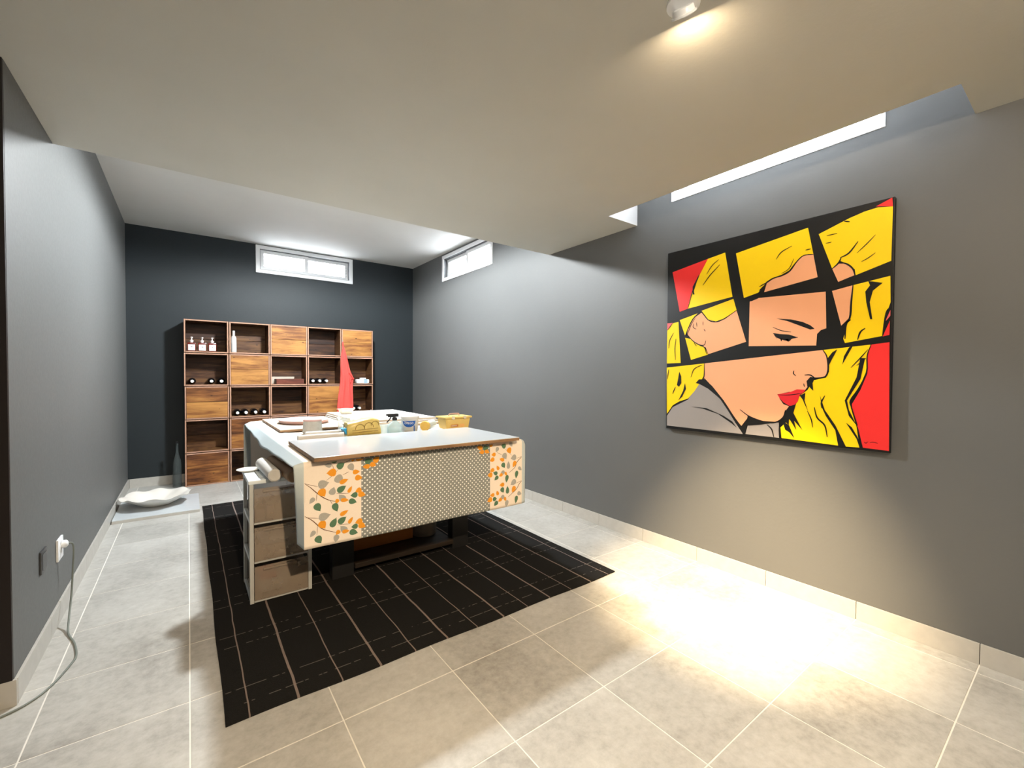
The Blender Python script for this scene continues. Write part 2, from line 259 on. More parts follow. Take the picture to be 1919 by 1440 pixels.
M['yellowlid'] = plain('yellow_lid', (.86, .60, .16), .4)
M['yellowbox'] = plain('yellow_plastic', (.70, .52, .17), .4, .4, .06)
M['orangeprint'] = plain('orange_print', (.55, .20, .05), .6)
M['plasticgrey'] = plain('grey_white_plastic', (.52, .53, .52), .4, .4, .06)
M['lid'] = plain('white_blue_lid', (.78, .85, .90), .3, .45, .03)
t = NT('smoky_drawer_plastic'); nn = t.noise(t.obj(), 9, 4)
t.set(t.mix(nn, (.30, .24, .19), (.46, .38, .30)), .35, .5, Alpha=.5); M['drawer'] = t.m
M['clothstuff'] = plain('folded_beige_cloth', (.56, .47, .36), .9, .1, .3, 14)
M['redstuff'] = plain('red_packet', (.5, .06, .05), .6)
M['bowl'] = plain('white_ceramic', (.74, .71, .66), .35, .45, .03)
M['cable'] = plain('grey_green_cable', (.16, .18, .16), .5)
M['darkplate'] = plain('black_wall_plate', (.05, .052, .053), .35)  # even dark colour of the blank cover plate
t = NT('lamp_emitter'); t.set((1, .9, .75), .5); t.p.inputs['Emission Color'].default_value = (1, .86, .62, 1); t.p.inputs['Emission Strength'].default_value = 25; M['lampwarm'] = t.m
t = NT('cool_lamp_emitter'); t.set((1, 1, 1), .5); t.p.inputs['Emission Color'].default_value = (.95, .98, 1, 1); t.p.inputs['Emission Strength'].default_value = 12; M['lampcool'] = t.m
# rug
t = NT('black_striped_rug'); o = t.sep(t.pos())
wob = t.M('MULTIPLY', t.M('SUBTRACT', t.noise(t.pos(), 3.2, 2), .5), .016)
sx = t.M('DIVIDE', t.M('SUBTRACT', t.M('ADD', o[0], wob), .093), .1637)
fx = t.M('MULTIPLY', t.M('ABSOLUTE', t.M('SUBTRACT', t.M('FRACT', sx), .5)), .1637)
par = t.M('MODULO', t.M('FLOOR', sx), 2.)
s1 = t.M('LESS_THAN', fx, t.M('ADD', .0026, t.M('MULTIPLY', par, .0022)))
sy = t.M('MULTIPLY', t.M('FRACT', t.M('DIVIDE', t.M('SUBTRACT', o[1], 1.885), .435)), .435)
c1 = t.M('LESS_THAN', t.M('ABSOLUTE', t.M('SUBTRACT', sy, .05)), .0022); c2 = t.M('LESS_THAN', t.M('ABSOLUTE', t.M('SUBTRACT', sy, .15)), .0022)
dash = t.M('GREATER_THAN', t.noise(t.mapv(t.pos(), (34, 6, 1)), 1, 1), .46)
cc = t.M('MULTIPLY', t.M('MAXIMUM', c1, c2), dash)
wv = t.noise(t.pos(), 320, 2)
base = t.mix(wv, (.006, .006, .006), (.020, .019, .018))
col = t.mix(t.M('MULTIPLY', cc, .55), base, (.22, .20, .175)); col = t.mix(t.M('MULTIPLY', s1, .75), col, (.30, .235, .205))
t.set(col, .95, .1); t.bump(wv, .6, .004); M['rug'] = t.m
# tablecloth: zones by u (metres across the cloth), polka dots in the middle
t = NT('printed_tablecloth'); uv = t.n('ShaderNodeUVMap'); uv.uv_map = 'cloth'; o = t.sep(uv.outputs[0])
P_ = .0262
def lat(du):
    a = t.M('SUBTRACT', t.M('FRACT', t.M('ADD', t.M('DIVIDE', o[0], P_), du)), .5); b = t.M('SUBTRACT', t.M('FRACT', t.M('ADD', t.M('DIVIDE', o[1], P_), du)), .5)
    return t.M('LESS_THAN', t.M('ADD', t.M('MULTIPLY', a, a), t.M('MULTIPLY', b, b)), .024)
dots = t.M('MAXIMUM', lat(0.), lat(.5))
wv = t.noise(t.pos(), 260, 2)
grey = t.mix(wv, (.20, .21, .20), (.26, .27, .26))
mid = t.mix(dots, grey, (.83, .83, .80))
crm = t.mix(wv, (.76, .665, .575), (.82, .725, .63))
strip = t.mix(wv, (.46, .53, .56), (.54, .60, .62))
inmid = t.M('MULTIPLY', t.M('GREATER_THAN', o[0], .703), t.M('LESS_THAN', o[0], 1.488))
edge = t.M('MAXIMUM', t.M('LESS_THAN', o[0], .434), t.M('GREATER_THAN', o[0], 1.737))
t.set(t.mix(edge, t.mix(inmid, crm, mid), strip), .55, .3); t.bump(wv, .15, .002); M['cloth'] = t.m
for k, c in dict(G=(.085, .17, .10), g=(.36, .35, .32), O=(.72, .29, .022), br=(.14, .065, .03)).items():
    M['leaf_'+k] = plain('leaf_print_'+k, c, .6, .2, .15, 200)
for k, c in dict(red=(.83, .030, .028), yel=(.93, .63, .002), pea=(.86, .40, .21), pink=(.84, .13, .14), gry=(.30, .275, .265), lip=(.72, .022, .03), blk=(.006, .006, .006)).items():
    M['paint_'+k] = plain('acrylic_'+k, c, .45, .35, .03, 8)

# ------------------------------------------------------------------ mesh helpers
def B(): return bmesh.new()
def box(bm, x0, x1, y0, y1, z0, z1, mi=0, bev=0):
    vs_ = [bm.verts.new((x, y, z)) for z in (z0, z1) for y in (y0, y1) for x in (x0, x1)]
    fs = [bm.faces.new([vs_[i] for i in q]) for q in ((0, 2, 3, 1), (4, 5, 7, 6), (0, 1, 5, 4), (2, 6, 7, 3), (0, 4, 6, 2), (1, 3, 7, 5))]
    for f_ in fs: f_.material_index = mi
    if bev:
        es = list({e for f_ in fs for e in f_.edges})
        bmesh.ops.bevel(bm, geom=es, offset=bev, segments=2, affect='EDGES', profile=.6)
    return fs
def rbox(*a, bev=.003, **k):
    bm = B(); box(bm, *a, bev=bev, **k); return bm
def lathe(prof, n=28, axis='z', c=(0, 0, 0), sx=1, sy=1, bm=None):
    bm = bm or B(); rings = []
    for r, h in prof:
        ring = []
        for i in range(n):
            a = 2*PI*i/n; u, v = r*math.cos(a)*sx, r*math.sin(a)*sy
            p = {'z': (u, v, h), 'y': (u, h, v), 'x': (h, u, v)}[axis]
            ring.append(bm.verts.new((p[0]+c[0], p[1]+c[1], p[2]+c[2])))
        rings.append(ring)
    for a, b in zip(rings, rings[1:]):
        for i in range(n): bm.faces.new((a[i], a[(i+1) % n], b[(i+1) % n], b[i]))
    for ring, (r, h) in ((rings[0], prof[0]), (rings[-1], prof[-1])):
        if r > 1e-4: bm.faces.new(ring)
    bmesh.ops.remove_doubles(bm, verts=bm.verts, dist=1e-5); bmesh.ops.recalc_face_normals(bm, faces=bm.faces); return bm
def tube(pts, r, n=10, bm=None):
    bm = bm or B(); P = [Vector(p) for p in pts]; rings = []
    nrm = None
    for i, p in enumerate(P):
        d = (P[min(i+1, len(P)-1)]-P[max(i-1, 0)]).normalized()
        if nrm is None: nrm = d.orthogonal().normalized()
        nrm = (nrm-d*nrm.dot(d)).normalized(); b = d.cross(nrm)
        rr = r[i] if isinstance(r, (list, tuple)) else r
        rings.append([bm.verts.new(p+rr*(math.cos(2*PI*k/n)*nrm+math.sin(2*PI*k/n)*b)) for k in range(n)])
    for a, b in zip(rings, rings[1:]):
        for i in range(n): bm.faces.new((a[i], a[(i+1) % n], b[(i+1) % n], b[i]))
    bm.faces.new(rings[0]); bm.faces.new(rings[-1]); bmesh.ops.recalc_face_normals(bm, faces=bm.faces); return bm
def cat(pts, k=6):
    P = [Vector(p) for p in pts]; P = [2*P[0]-P[1]]+P+[2*P[-1]-P[-2]]; o = []
    for i in range(1, len(P)-2):
        for j in range(k):
            t_ = j/k; a, b, c, d = P[i-1:i+3]
            o.append(.5*((2*b)+(-a+c)*t_+(2*a-5*b+4*c-d)*t_*t_+(-a+3*b-3*c+d)*t_**3))
    return o+[P[-2]]
def prism(bm, poly, z0, z1, mi=0):
    a = [bm.verts.new((x, y, z0)) for x, y in poly]; b = [bm.verts.new((x, y, z1)) for x, y in poly]; n = len(poly)
    bm.faces.new(a[::-1]).material_index = mi; bm.faces.new(b).material_index = mi
    for i in range(n): bm.faces.new((a[i], a[(i+1) % n], b[(i+1) % n], b[i])).material_index = mi
    bmesh.ops.recalc_face_normals(bm, faces=bm.faces)
OFF = {}
def raw(name, me, parent=None):
    o = bpy.data.objects.new(name, me); C.objects.link(o)
    if parent: o.parent = parent
    return o
def obj(name, bm, mats, parent=None, smooth=None, local=False, recalc=False):
    """one mesh object from world-space geometry; its origin goes to the thing's base"""
    if recalc: bmesh.ops.recalc_face_normals(bm, faces=bm.faces)
    if parent is not None: off = Vector((0, 0, 0)) if local else OFF[parent.name]
    elif local: off = Vector((0, 0, 0))
    else:
        xs = [v.co for v in bm.verts]
        off = Vector(((min(c.x for c in xs)+max(c.x for c in xs))/2, (min(c.y for c in xs)+max(c.y for c in xs))/2, min(c.z for c in xs)))
    bmesh.ops.translate(bm, verts=bm.verts, vec=-off)
    me = bpy.data.meshes.new(name); bm.to_mesh(me); bm.free()
    for mm in (mats if isinstance(mats, (list, tuple)) else [mats]): me.materials.append(M[mm] if isinstance(mm, str) else mm)
    if smooth:
        me.polygons.foreach_set('use_smooth', [True]*len(me.polygons)); me.set_sharp_from_angle(angle=math.radians(smooth))
    o = raw(name, me, parent)
    if parent is None: o.location = off
    OFF[o.name] = off if not local else Vector((0, 0, 0))
    return o
def thing(name, label, category, loc, group=None, rotz=0):
    o = raw(name, None); o.location = loc; o.rotation_euler.z = rotz; OFF[o.name] = Vector(loc)
    return tag(o, label, category, group)
def tag(o, label, category, group=None):
    o['label'] = label; o['category'] = category
    if group: o['group'] = group
    return o
def struct(name, bm, mats, label, category, **k):
    o = obj(name, bm, mats, **k); o['kind'] = 'structure'; o['label'] = label; o['category'] = category; return o
def copy(root, loc, rotz=0, label=None):
    r = root.copy(); C.objects.link(r); r.location = loc; r.rotation_euler.z = rotz
    if label: r['label'] = label
    for ch in list(root.children):
        c = ch.copy(); C.objects.link(c); c.parent = r
        for g in list(ch.children):
            d = g.copy(); C.objects.link(d); d.parent = c
    return r
def text_bm(s, size, depth=.0006):
    cu = bpy.data.curves.new('txt', 'FONT'); cu.body = s; cu.size = size; cu.align_x = 'CENTER'; cu.align_y = 'CENTER'; cu.extrude = depth
    o = bpy.data.objects.new('txt', cu); C.objects.link(o); bpy.context.view_layer.update()
    me = bpy.data.meshes.new_from_object(o); bm = B(); bm.from_mesh(me)
    bpy.data.objects.remove(o); bpy.data.meshes.remove(me); bpy.data.curves.remove(cu); return bm

# ------------------------------------------------------------------ the room
XL, XR, YB = -.545, 2.812, 6.39
ZS, ZU = 2.44, 2.92
YS = 3.2                      # back edge of the lowered ceiling
XN, YN = -2.4, -2.0           # far sides of the space the photographer stands in
TH = .2
GX0, GY0, GX, GY = -.004, .296, .4535, .446
fl = struct('floor', rbox(XN-TH, XR+TH, YN-TH, YB+TH, -.06, -.0012, bev=0), 'grout', 'floor of large square beige grey stone tiles with pale grout', 'floor')
cache = {}
def tile(parent, name, mat, x0, x1, y0, y1, z0, z1, bev=.0015):
    key = (name, round(x1-x0, 3), round(y1-y0, 3), round(z1-z0, 3))
    if key not in cache:
        bm = B(); box(bm, -(x1-x0)/2, (x1-x0)/2, -(y1-y0)/2, (y1-y0)/2, z0-z1, 0, bev=bev)
        me = bpy.data.meshes.new(name); bm.to_mesh(me); bm.free(); me.materials.append(M[mat]); cache[key] = me
    o = raw(name, cache[key], parent); o.location = Vector(((x0+x1)/2, (y0+y1)/2, z1))-parent.location
xs = [XN]+[GX0+GX*k for k in range(-6, 9) if XN+.02 < GX0+GX*k < XR-.005]+[XR]
ys = [YN]+[GY0+GY*k for k in range(-6, 16) if YN+.02 < GY0+GY*k < YB-.005]+[YB]
g_ = .0022
for xa, xb in zip(xs, xs[1:]):
    for ya, yb in zip(ys, ys[1:]):
        if xb < XL-.01 and ya > 2.5: continue
        tile(fl, 'floor_tile', 'tile', xa+g_, xb-g_, ya+g_, yb-g_, -.009, 0)

def wall_open(name, axis, pos, th, a0, a1, z0, z1, holes, mat, label):
    """slab wall with rectangular holes; axis 'x' means the wall plane is x = pos"""
    bm = B(); cs = sorted({a0, a1}|{h[0] for h in holes}|{h[1] for h in holes}); zs = sorted({z0, z1}|{h[2] for h in holes}|{h[3] for h in holes})
    for u0, u1 in zip(cs, cs[1:]):
        for w0, w1 in zip(zs, zs[1:]):
            if any(h[0] <= (u0+u1)/2 <= h[1] and h[2] <= (w0+w1)/2 <= h[3] for h in holes): continue
            if axis == 'x': box(bm, min(pos, pos+th), max(pos, pos+th), u0, u1, w0, w1)
            else: box(bm, u0, u1, min(pos, pos+th), max(pos, pos+th), w0, w1)
    bmesh.ops.remove_doubles(bm, verts=bm.verts, dist=1e-5)
    seen = {}
    for f_ in bm.faces: seen.setdefault(tuple(sorted(v.index for v in f_.verts)), []).append(f_)
    bm.verts.index_update()
    seen = {}
    for f_ in bm.faces: seen.setdefault(tuple(sorted(v.index for v in f_.verts)), []).append(f_)
    bmesh.ops.delete(bm, geom=[f_ for l in seen.values() if len(l) > 1 for f_ in l], context='FACES')
    bmesh.ops.recalc_face_normals(bm, faces=bm.faces)
    return struct(name, bm, mat, label, 'wall')
W1 = (.695, 1.895, 2.562, 2.912)      # back wall window  (x0,x1,z0,z1)
W2 = (4.168, 5.394, 2.545, 2.895)     # right wall, by the back corner (y0,y1,z0,z1)
W3 = (.662, 1.868, 2.524, 2.912)      # right wall, in the ceiling slot
wall_open('wall_back', 'y', YB, TH, XL-TH, XR+TH, 0, ZU+.1, [W1], 'wall_dark', 'charcoal painted back wall behind the wooden crates')
wall_open('wall_right', 'x', XR, TH, YN-TH, YB, 0, ZU+.1, [W2, W3], 'wall', 'grey painted long wall that carries the pop art canvas')
struct('wall_left', (lambda bm: (prism(bm, [(XL, 2.455), (XL, YB), (XL-TH, YB), (XL-TH, 2.655), (XN-TH, 2.655), (XN-TH, 2.455)], 0, ZU+.1), bm)[1])(B()), 'wall', 'grey painted wall with the power outlet', 'wall')
struct('wall_left_return', rbox(XN-TH, XL-.0008, 2.443, 2.4545, .1005, ZS-.0005, bev=0), 'darkframe', 'dark wall return at the left edge of the picture', 'wall')
struct('wall_side', rbox(XN-TH, XN, YN-TH, 2.455, 0, ZU+.1, bev=0), 'wall', 'grey wall beside the photographer', 'wall')
struct('wall_front', rbox(XN, XR, YN-TH, YN, 0, ZU+.1, bev=0), 'wall', 'grey wall behind the photographer', 'wall')
struct('ceiling_upper', rbox(XN-TH, XR+TH, YN-TH, YB+TH, ZU, ZU+.18, bev=0), 'ceil2', 'higher white ceiling at the back above the crates', 'ceiling')
bm = B()
prism(bm, [(XN, YN), (XR, YN), (XR, .352), (2.479, .352), (2.479, 2.167), (XR, 2.167), (XR, YS), (XL, YS), (XL, 2.455), (XN, 2.455)], ZS, ZU)
for f_ in bm.faces:
    f_.normal_update(); f_.material_index = 1 if abs(f_.normal.z) < .5 else 0
struct('ceiling_lower', bm, ['ceil', 'reveal'], 'lowered white ceiling with a light slot along the long wall', 'ceiling')
# skirting tiles
def skirting(name, label, pieces, h):
    root = raw(name, None); root['kind'] = 'structure'; root['label'] = label; root['category'] = 'baseboard'
    x0, x1, y0, y1 = pieces[0]; root.location = ((x0+x1)/2, (y0+y1)/2, 0)
    for a in pieces: tile(root, 'skirting_tile', 'skirt', *a, 0, h, bev=.001)
cut = [YN]+[y for y in ys if YN+.1 < y < YB-.1]+[YB]
skirting('baseboard_right', 'beige tile skirting along the painting wall', [(XR-.011, XR-.0005, a+.0012, b-.0012) for a, b in zip(cut, cut[1:])], .093)
cl = [2.455]+[y for y in ys if 2.6 < y < YB-.1]+[YB]
skirting('baseboard_left', 'grey tile skirting along the outlet wall', [(XL+.0005, XL+.011, a+.0012, b-.0012) for a, b in zip(cl, cl[1:])], .1)
cb = [XL+.012]+[x for x in xs if XL+.1 < x < XR-.1]+[XR-.012]
skirting('baseboard_back', 'grey tile skirting along the back wall', [(a+.0012, b-.0012, YB-.011, YB-.0005) for a, b in zip(cb, cb[1:])], .1)
cf = [x for x in xs if x < XL-.1]+[XL+.011]
skirting('baseboard_return', 'tile skirting on the dark wall return by the cable', [(a+.0012, b-.0012, 2.444, 2.4545) for a, b in zip(cf, cf[1:])], .1)

# windows: frame, two sliding sashes, panes; built with local axes u (along wall), n (into the room), z
def window(name, label, W, place, fixed=False):
    u0, u1, z0, z1 = W; root = raw(name, None); root['kind'] = 'structure'; root['label'] = label; root['category'] = 'window'
    base = Vector(place((u0+u1)/2, 0, z0)); root.location = base; OFF[root.name] = base
    def bx(bm, a0, a1, n0, n1, c0, c1, bev=.002):
        p, q = place(a0, n0, c0), place(a1, n1, c1)
        box(bm, min(p[0], q[0]), max(p[0], q[0]), min(p[1], q[1]), max(p[1], q[1]), min(p[2], q[2]), max(p[2], q[2]), bev=bev)
    def frame(nm, a0, a1, c0, c1, w, n0, n1, mat, par):
        bm = B()
        bx(bm, a0, a1, n0, n1, c0, c0+w); bx(bm, a0, a1, n0, n1, c1-w, c1)
        bx(bm, a0, a0+w, n0, n1, c0+w, c1-w); bx(bm, a1-w, a1, n0, n1, c0+w, c1-w)
        return obj(nm, bm, mat, par)
    e = .001
    if fixed:
        frame('window_casing', u0+e, u1-e, z0+e, z1-e, .018, -.05, .006, 'white', root); um = (u0+u1)/2
        bm = B(); bx(bm, um-.01, um+.01, -.04, -.01, z0+.019, z1-.019); obj('mullion', bm, 'white', root)
        for a0, a1 in ((u0+.019, um-.0105), (um+.0105, u1-.019)):
            bm = B(); bx(bm, a0, a1, -.03, -.025, z0+.019, z1-.019, bev=0); obj('pane', bm, 'glass', root)
        return root
    frame('window_casing', u0+e, u1-e, z0+e, z1-e, .045, -.05, .014, 'white', root)
    frame('track_gasket', u0+.045, u1-.045, z0+.045, z1-.045, .006, -.05, .004, 'gasket', root)
    um = (u0+u1)/2
    for k, (a0, a1, n) in enumerate(((u0+.052, um+.02, -.018), (um-.02, u1-.052, -.04))):
        s_ = frame('sash', a0, a1, z0+.052, z1-.052, .042, n-.018, n, 'white', root)
        bm = B(); bx(bm, a0+.040, a1-.040, n-.012, n-.007, z0+.092, z1-.092, bev=0); obj('pane', bm, 'glass', s_)
    bm = B()
    for i in range(4): bx(bm, u1-.085, u1-.079, -.021, -.0185, z0+.10+.04*i, z0+.106+.04*i, bev=0)
    obj('drain_slot', bm, 'gasket', root)
    return root
window('window_1', 'white sliding window high on the charcoal back wall', W1, lambda u, n, z: (u, YB-n, z))
window('window_2', 'white sliding window high on the grey wall by the back corner', W2, lambda u, n, z: (XR-n, u, z))
window('window_3', 'white window in the ceiling slot above the painting', W3, lambda u, n, z: (XR-n, u, z), True)
portal('window_portal', ((W1[0]+W1[1])/2, YB+.12, (W1[2]+W1[3])/2), ((W1[0]+W1[1])/2, 0, (W1[2]+W1[3])/2), 1.2, .35)
for w in (W2, W3): portal('window_portal', (XR+.12, (w[0]+w[1])/2, (w[2]+w[3])/2), (0, (w[0]+w[1])/2, (w[2]+w[3])/2), 1.2, .35)

# lamp on the upper ceiling, hidden from here by the lowered ceiling
LX, LY, LZ = 1.18, 4.1, 2.84
lp = thing('ceiling_lamp', 'round white lamp on the higher ceiling above the worktable', 'lamp', (LX, LY, ZU-.002))
obj('lamp_base', lathe([(.0, ZU-.0005), (.06, ZU-.0005), (.06, ZU-.014), (.05, ZU-.02), (.0, ZU-.02)], 32, c=(LX, LY, 0)), 'white', lp, smooth=40)
obj('lamp_body', lathe([(.102, ZU-.012), (.102, LZ+.004), (.096, LZ+.004), (.096, LZ+.012), (0, LZ+.012)], 32, c=(LX, LY, 0)), 'white', lp, smooth=40)
obj('diffuser', lathe([(0, LZ+.006), (.094, LZ+.006), (.09, LZ), (0, LZ-.002)], 32, c=(LX, LY, 0)), 'lampcool', lp, smooth=60)
light('ceiling_lamp_light', 'SPOT', (LX, LY, LZ-.01), LAMP, (.93, .98, 1), (LX, LY, 0), spot_size=PI, spot_blend=.25, shadow_soft_size=.09)
# tilted ceiling spotlights; the last one is an added fill
def spot(label, x, y, aim, e1, e2, gc=(1, .76, .48), ang=42):
    root = thing('ceiling_spotlight', label, 'spotlight', (x, y, ZS-.002), 'spotlights on the lowered ceiling')
    obj('mounting_plate', lathe([(0, ZS-.0005), (.05, ZS-.0005), (.05, ZS-.008), (0, ZS-.008)], 28, c=(x, y, 0)), 'white', root, smooth=40)
    d = (Vector(aim)-Vector((x, y, ZS-.04))).normalized(); d = Vector((d.x*1.25, d.y*1.1, d.z*.72)).normalized()
    q = d.to_track_quat('-Z', 'Y').to_matrix().to_4x4(); c = Vector((x, y, ZS-.024))
    for nm, prof, mt in (('spot_head', [(0, .012), (.036, .012), (.040, .008), (.042, -.012), (.038, -.012), (.034, .006), (0, .006)], 'white'), ('spot_ring', [(.038, -.008), (.047, -.008), (.047, -.015), (.038, -.015)], 'white'), ('spot_lens', [(0, .004), (.035, .004), (.036, -.004), (0, -.006)], 'lampwarm')):
        bm = lathe([(a_*.8, b_*.8) for a_, b_ in prof], 28); bmesh.ops.transform(bm, matrix=Matrix.Translation(c)@q, verts=bm.verts); obj(nm, bm, mt, root, smooth=40)
    lc = c+d*.035
    light('spot_beam', 'SPOT', lc, e1, (1, .74, .44), aim, spot_size=math.radians(ang), spot_blend=1, shadow_soft_size=.03)
    light('spot_glow', 'AREA', lc, e2, gc, lc+d, shape='DISK', size=.06)
spot('tilted ceiling spotlight at the top edge of the picture', 1.255, .80, (2.56, 1.24, 0), SP1, SG1)
spot('tilted ceiling spotlight nearer the photographer', 1.255, -.35, (2.35, .45, 0), SP2, SG2, (1, .83, .62))
spot('unseen fill spotlight added behind the photographer', .25, -.9, (1.0, 1.75, 0), SP3, SG3, (1, .86, .69), 75)  # unseen warm fill, added to brighten the table front and rug

# ------------------------------------------------------------------ rug
RX0, RX1, RY0, RY1 = .098, 2.21, 1.848, 5.1
bm = B(); nx, ny = 40, 60; gr = []
def rz(u, v): return .007+.0012*math.sin(u*23+v*7)*math.sin(v*17)
for top in (1, 0):
    gr.append([[bm.verts.new((RX0+(RX1-RX0)*i/nx+.0025*math.sin(j*.37)*(1 if i in (0, nx) else 0), RY0+(RY1-RY0)*j/ny+.004*math.sin(i*.5)*(1 if j in (0, ny) else 0), rz(i/nx, j/ny) if top else .0006)) for i in range(nx+1)] for j in range(ny+1)])
for k, g in enumerate(gr):
    for j in range(ny):
        for i in range(nx):
            q = [g[j][i], g[j][i+1], g[j+1][i+1], g[j+1][i]]; bm.faces.new(q if k == 0 else q[::-1])
rim = [(0, i) for i in range(nx)]+[(j, nx) for j in range(ny)]+[(ny, i) for i in range(nx, 0, -1)]+[(j, 0) for j in range(ny, 0, -1)]
for a, b in zip(rim, rim[1:]+rim[:1]): bm.faces.new((gr[1][a[0]][a[1]], gr[1][b[0]][b[1]], gr[0][b[0]][b[1]], gr[0][a[0]][a[1]]))
tag(obj('rug', bm, 'rug', smooth=50), 'black woven rug with thin pale stripes under the worktable', 'rug')

# ------------------------------------------------------------------ wooden crates
CW, CH, CD, BT = .419, .372, .285, .015
def crate_proto(name, closed):
    root = thing(name, 'x', 'crate', (0, 0, 0), 'wooden wine crates stacked as a shelf')
    w = CW/2; pm = 'crate' if closed else 'crate_shade'; sm = 'crate_s'
    def board(nm, x0, x1, y0, y1, z0, z1, mats):
        bm = B(); fs = box(bm, x0, x1, y0, y1, z0, z1)
        for f_ in bm.faces:
            f_.normal_update()
            if f_.normal.y < -.9: f_.material_index = 1 if len(mats) > 1 else 0
        bmesh.ops.bevel(bm, geom=list(bm.edges), offset=.0015, segments=1, affect='EDGES')
        return obj(nm, bm, mats, root, local=True)
    board('side_board', -w, -w+BT, 0, CD, 0, CH, [sm, 'rim']); board('side_board', w-BT, w, 0, CD, 0, CH, [sm, 'rim'])
    board('bottom_board', -w+BT, w-BT, 0, CD, 0, BT, [sm, 'rim']); board('top_board', -w+BT, w-BT, 0, CD, CH-BT, CH, [sm, 'rim'])
    yb = (.003, .015) if closed else (CD-.014, CD-.002)
    h0, h1 = BT, CH-BT; hs = h0+(h1-h0)*(.52 if closed else .45)
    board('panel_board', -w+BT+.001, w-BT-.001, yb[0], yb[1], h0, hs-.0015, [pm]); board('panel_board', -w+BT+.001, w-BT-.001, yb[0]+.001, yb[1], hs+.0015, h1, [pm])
    return root
RO = ['OOCOC', 'OCOOO', 'COOCO', 'OCOCO', 'COCOC']        # rows from the top
rown = ['top', 'second', 'third', 'fourth', 'bottom']; coln = ['first', 'second', 'third', 'fourth', 'last']
what = {(0, 0): 'holding three amber pump bottles', (0, 1): 'holding a slim white bottle', (1, 0): 'holding three dark wine bottles', (2, 1): 'holding four dark wine bottles', (1, 2): 'holding two flat wooden boxes', (1, 3): 'holding three wine bottles', (1, 4): 'holding a white packet', (2, 4): 'holding two wine bottles'}
pr = {'O': crate_proto('wooden_crate', False), 'C': crate_proto('wooden_crate', True)}; used = set()
CX = lambda c: -.04+.4255*(c+.5)
CZ = lambda r: .3785*(4-r)+.0005
SY = 6.09
crate_pos = {}
for r in range(5):
    for c in range(5):
        k = RO[r][c]
        loc = (CX(c)+random.uniform(-.002, .002), SY+random.uniform(-.004, .004), CZ(r)+(0 if r == 4 else 0)); crate_pos[r, c] = loc
        lab = ('open wooden crate '+what.get((r, c), 'left empty') if k == 'O' else 'closed base of a wooden crate')+', %s row, %s column' % (rown[r], coln[c])
        if k not in used: o = pr[k]; o.location = loc; used.add(k); o['label'] = lab
        else: copy(pr[k], loc, 0, lab)
def inz(r): return CZ(r)+BT+.0005

# wine bottles lying with the neck towards the room
def wine():
    root = thing('wine_bottle', 'x', 'bottle', (0, 0, 0), 'wine bottles lying in the crates')
    obj('bottle_body', lathe([(0, .242), (.030, .242), (.0375, .236), (.0375, .105), (.034, .09), (.022, .072), (.0155, .058), (.0145, .03), (.0145, .012)], 24, 'y', (0, 0, .0375)), 'blackglass', root, smooth=50, local=True)
    obj('foil_capsule', lathe([(.0152, .05), (.0155, .012), (.0175, .01), (.0175, -.006), (.015, -.009), (0, -.009)], 20, 'y', (0, 0, .0375)), 'foil', root, smooth=40, local=True)
    return root
wb = wine(); first = True
rowlab = {(1, 0): 'first crate of the second row', (2, 1): 'second crate of the third row', (1, 3): 'crate left of the red apron', (2, 4): 'crate right of the red apron'}
ordn = ['leftmost', 'second', 'third', 'rightmost']
for (r, c), xs_ in {(1, 0): (.035, .215, .312), (2, 1): (.468, .555, .655, .748), (1, 3): (1.305, 1.388, 1.472), (2, 4): (1.825, 1.905)}.items():
    for i, x in enumerate(xs_):
        nm = 'rightmost' if i == len(xs_)-1 else ('middle' if len(xs_) == 3 and i == 1 else ordn[i])
        lab = 'dark wine bottle with white capsule, %s in the %s' % (nm, rowlab[r, c])
        loc = (x, SY+.012+random.uniform(0, .008), inz(r))
        if first: wb.location = loc; wb['label'] = lab; first = False
        else: copy(wb, loc, random.uniform(-.03, .03), lab)
# amber pump bottles
def pumpb():
    root = thing('pump_bottle', 'x', 'bottle', (0, 0, 0), 'amber pump bottles in the top crate')
    bm = B(); box(bm, -.041, .041, -.03, .03, 0, .10, bev=.010); obj('bottle_body', bm, 'amber', root, smooth=50, local=True)
    lb = obj('label', rbox(-.032, .032, -.0318, -.0305, .010, .076, bev=.0004), 'label', root, local=True)
    bm = B(); box(bm, -.010, .006, -.0323, -.0319, .050, .054); box(bm, -.006, .010, -.0323, -.0319, .044, .048); obj('label_print', bm, 'ink', lb, local=True)
    bm = lathe([(0, .1), (.014, .1), (.014, .112), (.018, .112), (.018, .126), (.006, .128), (.006, .15), (.012, .151), (.012, .163), (0, .164)], 20); box(bm, -.006, .006, -.036, 0, .153, .162, bev=.002)
    obj('pump', bm, 'pump', root, smooth=40, local=True); return root
pb = pumpb()
for i, x in enumerate((.033, .131, .226)):
    lab = 'amber pump bottle with white label, %s of the three' % ('leftmost', 'middle', 'rightmost')[i]; loc = (x, SY+.075, inz(0))
    if i == 0: pb.location = loc; pb['label'] = lab
    else: copy(pb, loc, .04*i, lab)
t1 = thing('slim_bottle', 'slim matt white bottle standing in a top row crate', 'bottle', (.437, SY+.06, inz(0)))
obj('bottle_body', lathe([(0, 0), (.027, 0), (.029, .004), (.029, .165), (.024, .185), (.012, .2), (.011, .225)], 24), 'tubwhite', t1, smooth=45, local=True)
obj('cap', lathe([(.0125, .205), (.0125, .255), (.011, .258), (0, .258)], 20), 'pump', t1, smooth=40, local=True)
t1 = thing('flat_box', 'flat reddish wooden box lying in the crate at the shelf centre', 'box', (1.04, SY+.10, inz(1)))
obj('box_body', rbox(-.158, .158, -.08, .07, 0, .048), 'redbox', t1, local=True); obj('lid', rbox(-.16, .16, -.082, .072, .049, .062), 'redbox', t1, local=True)
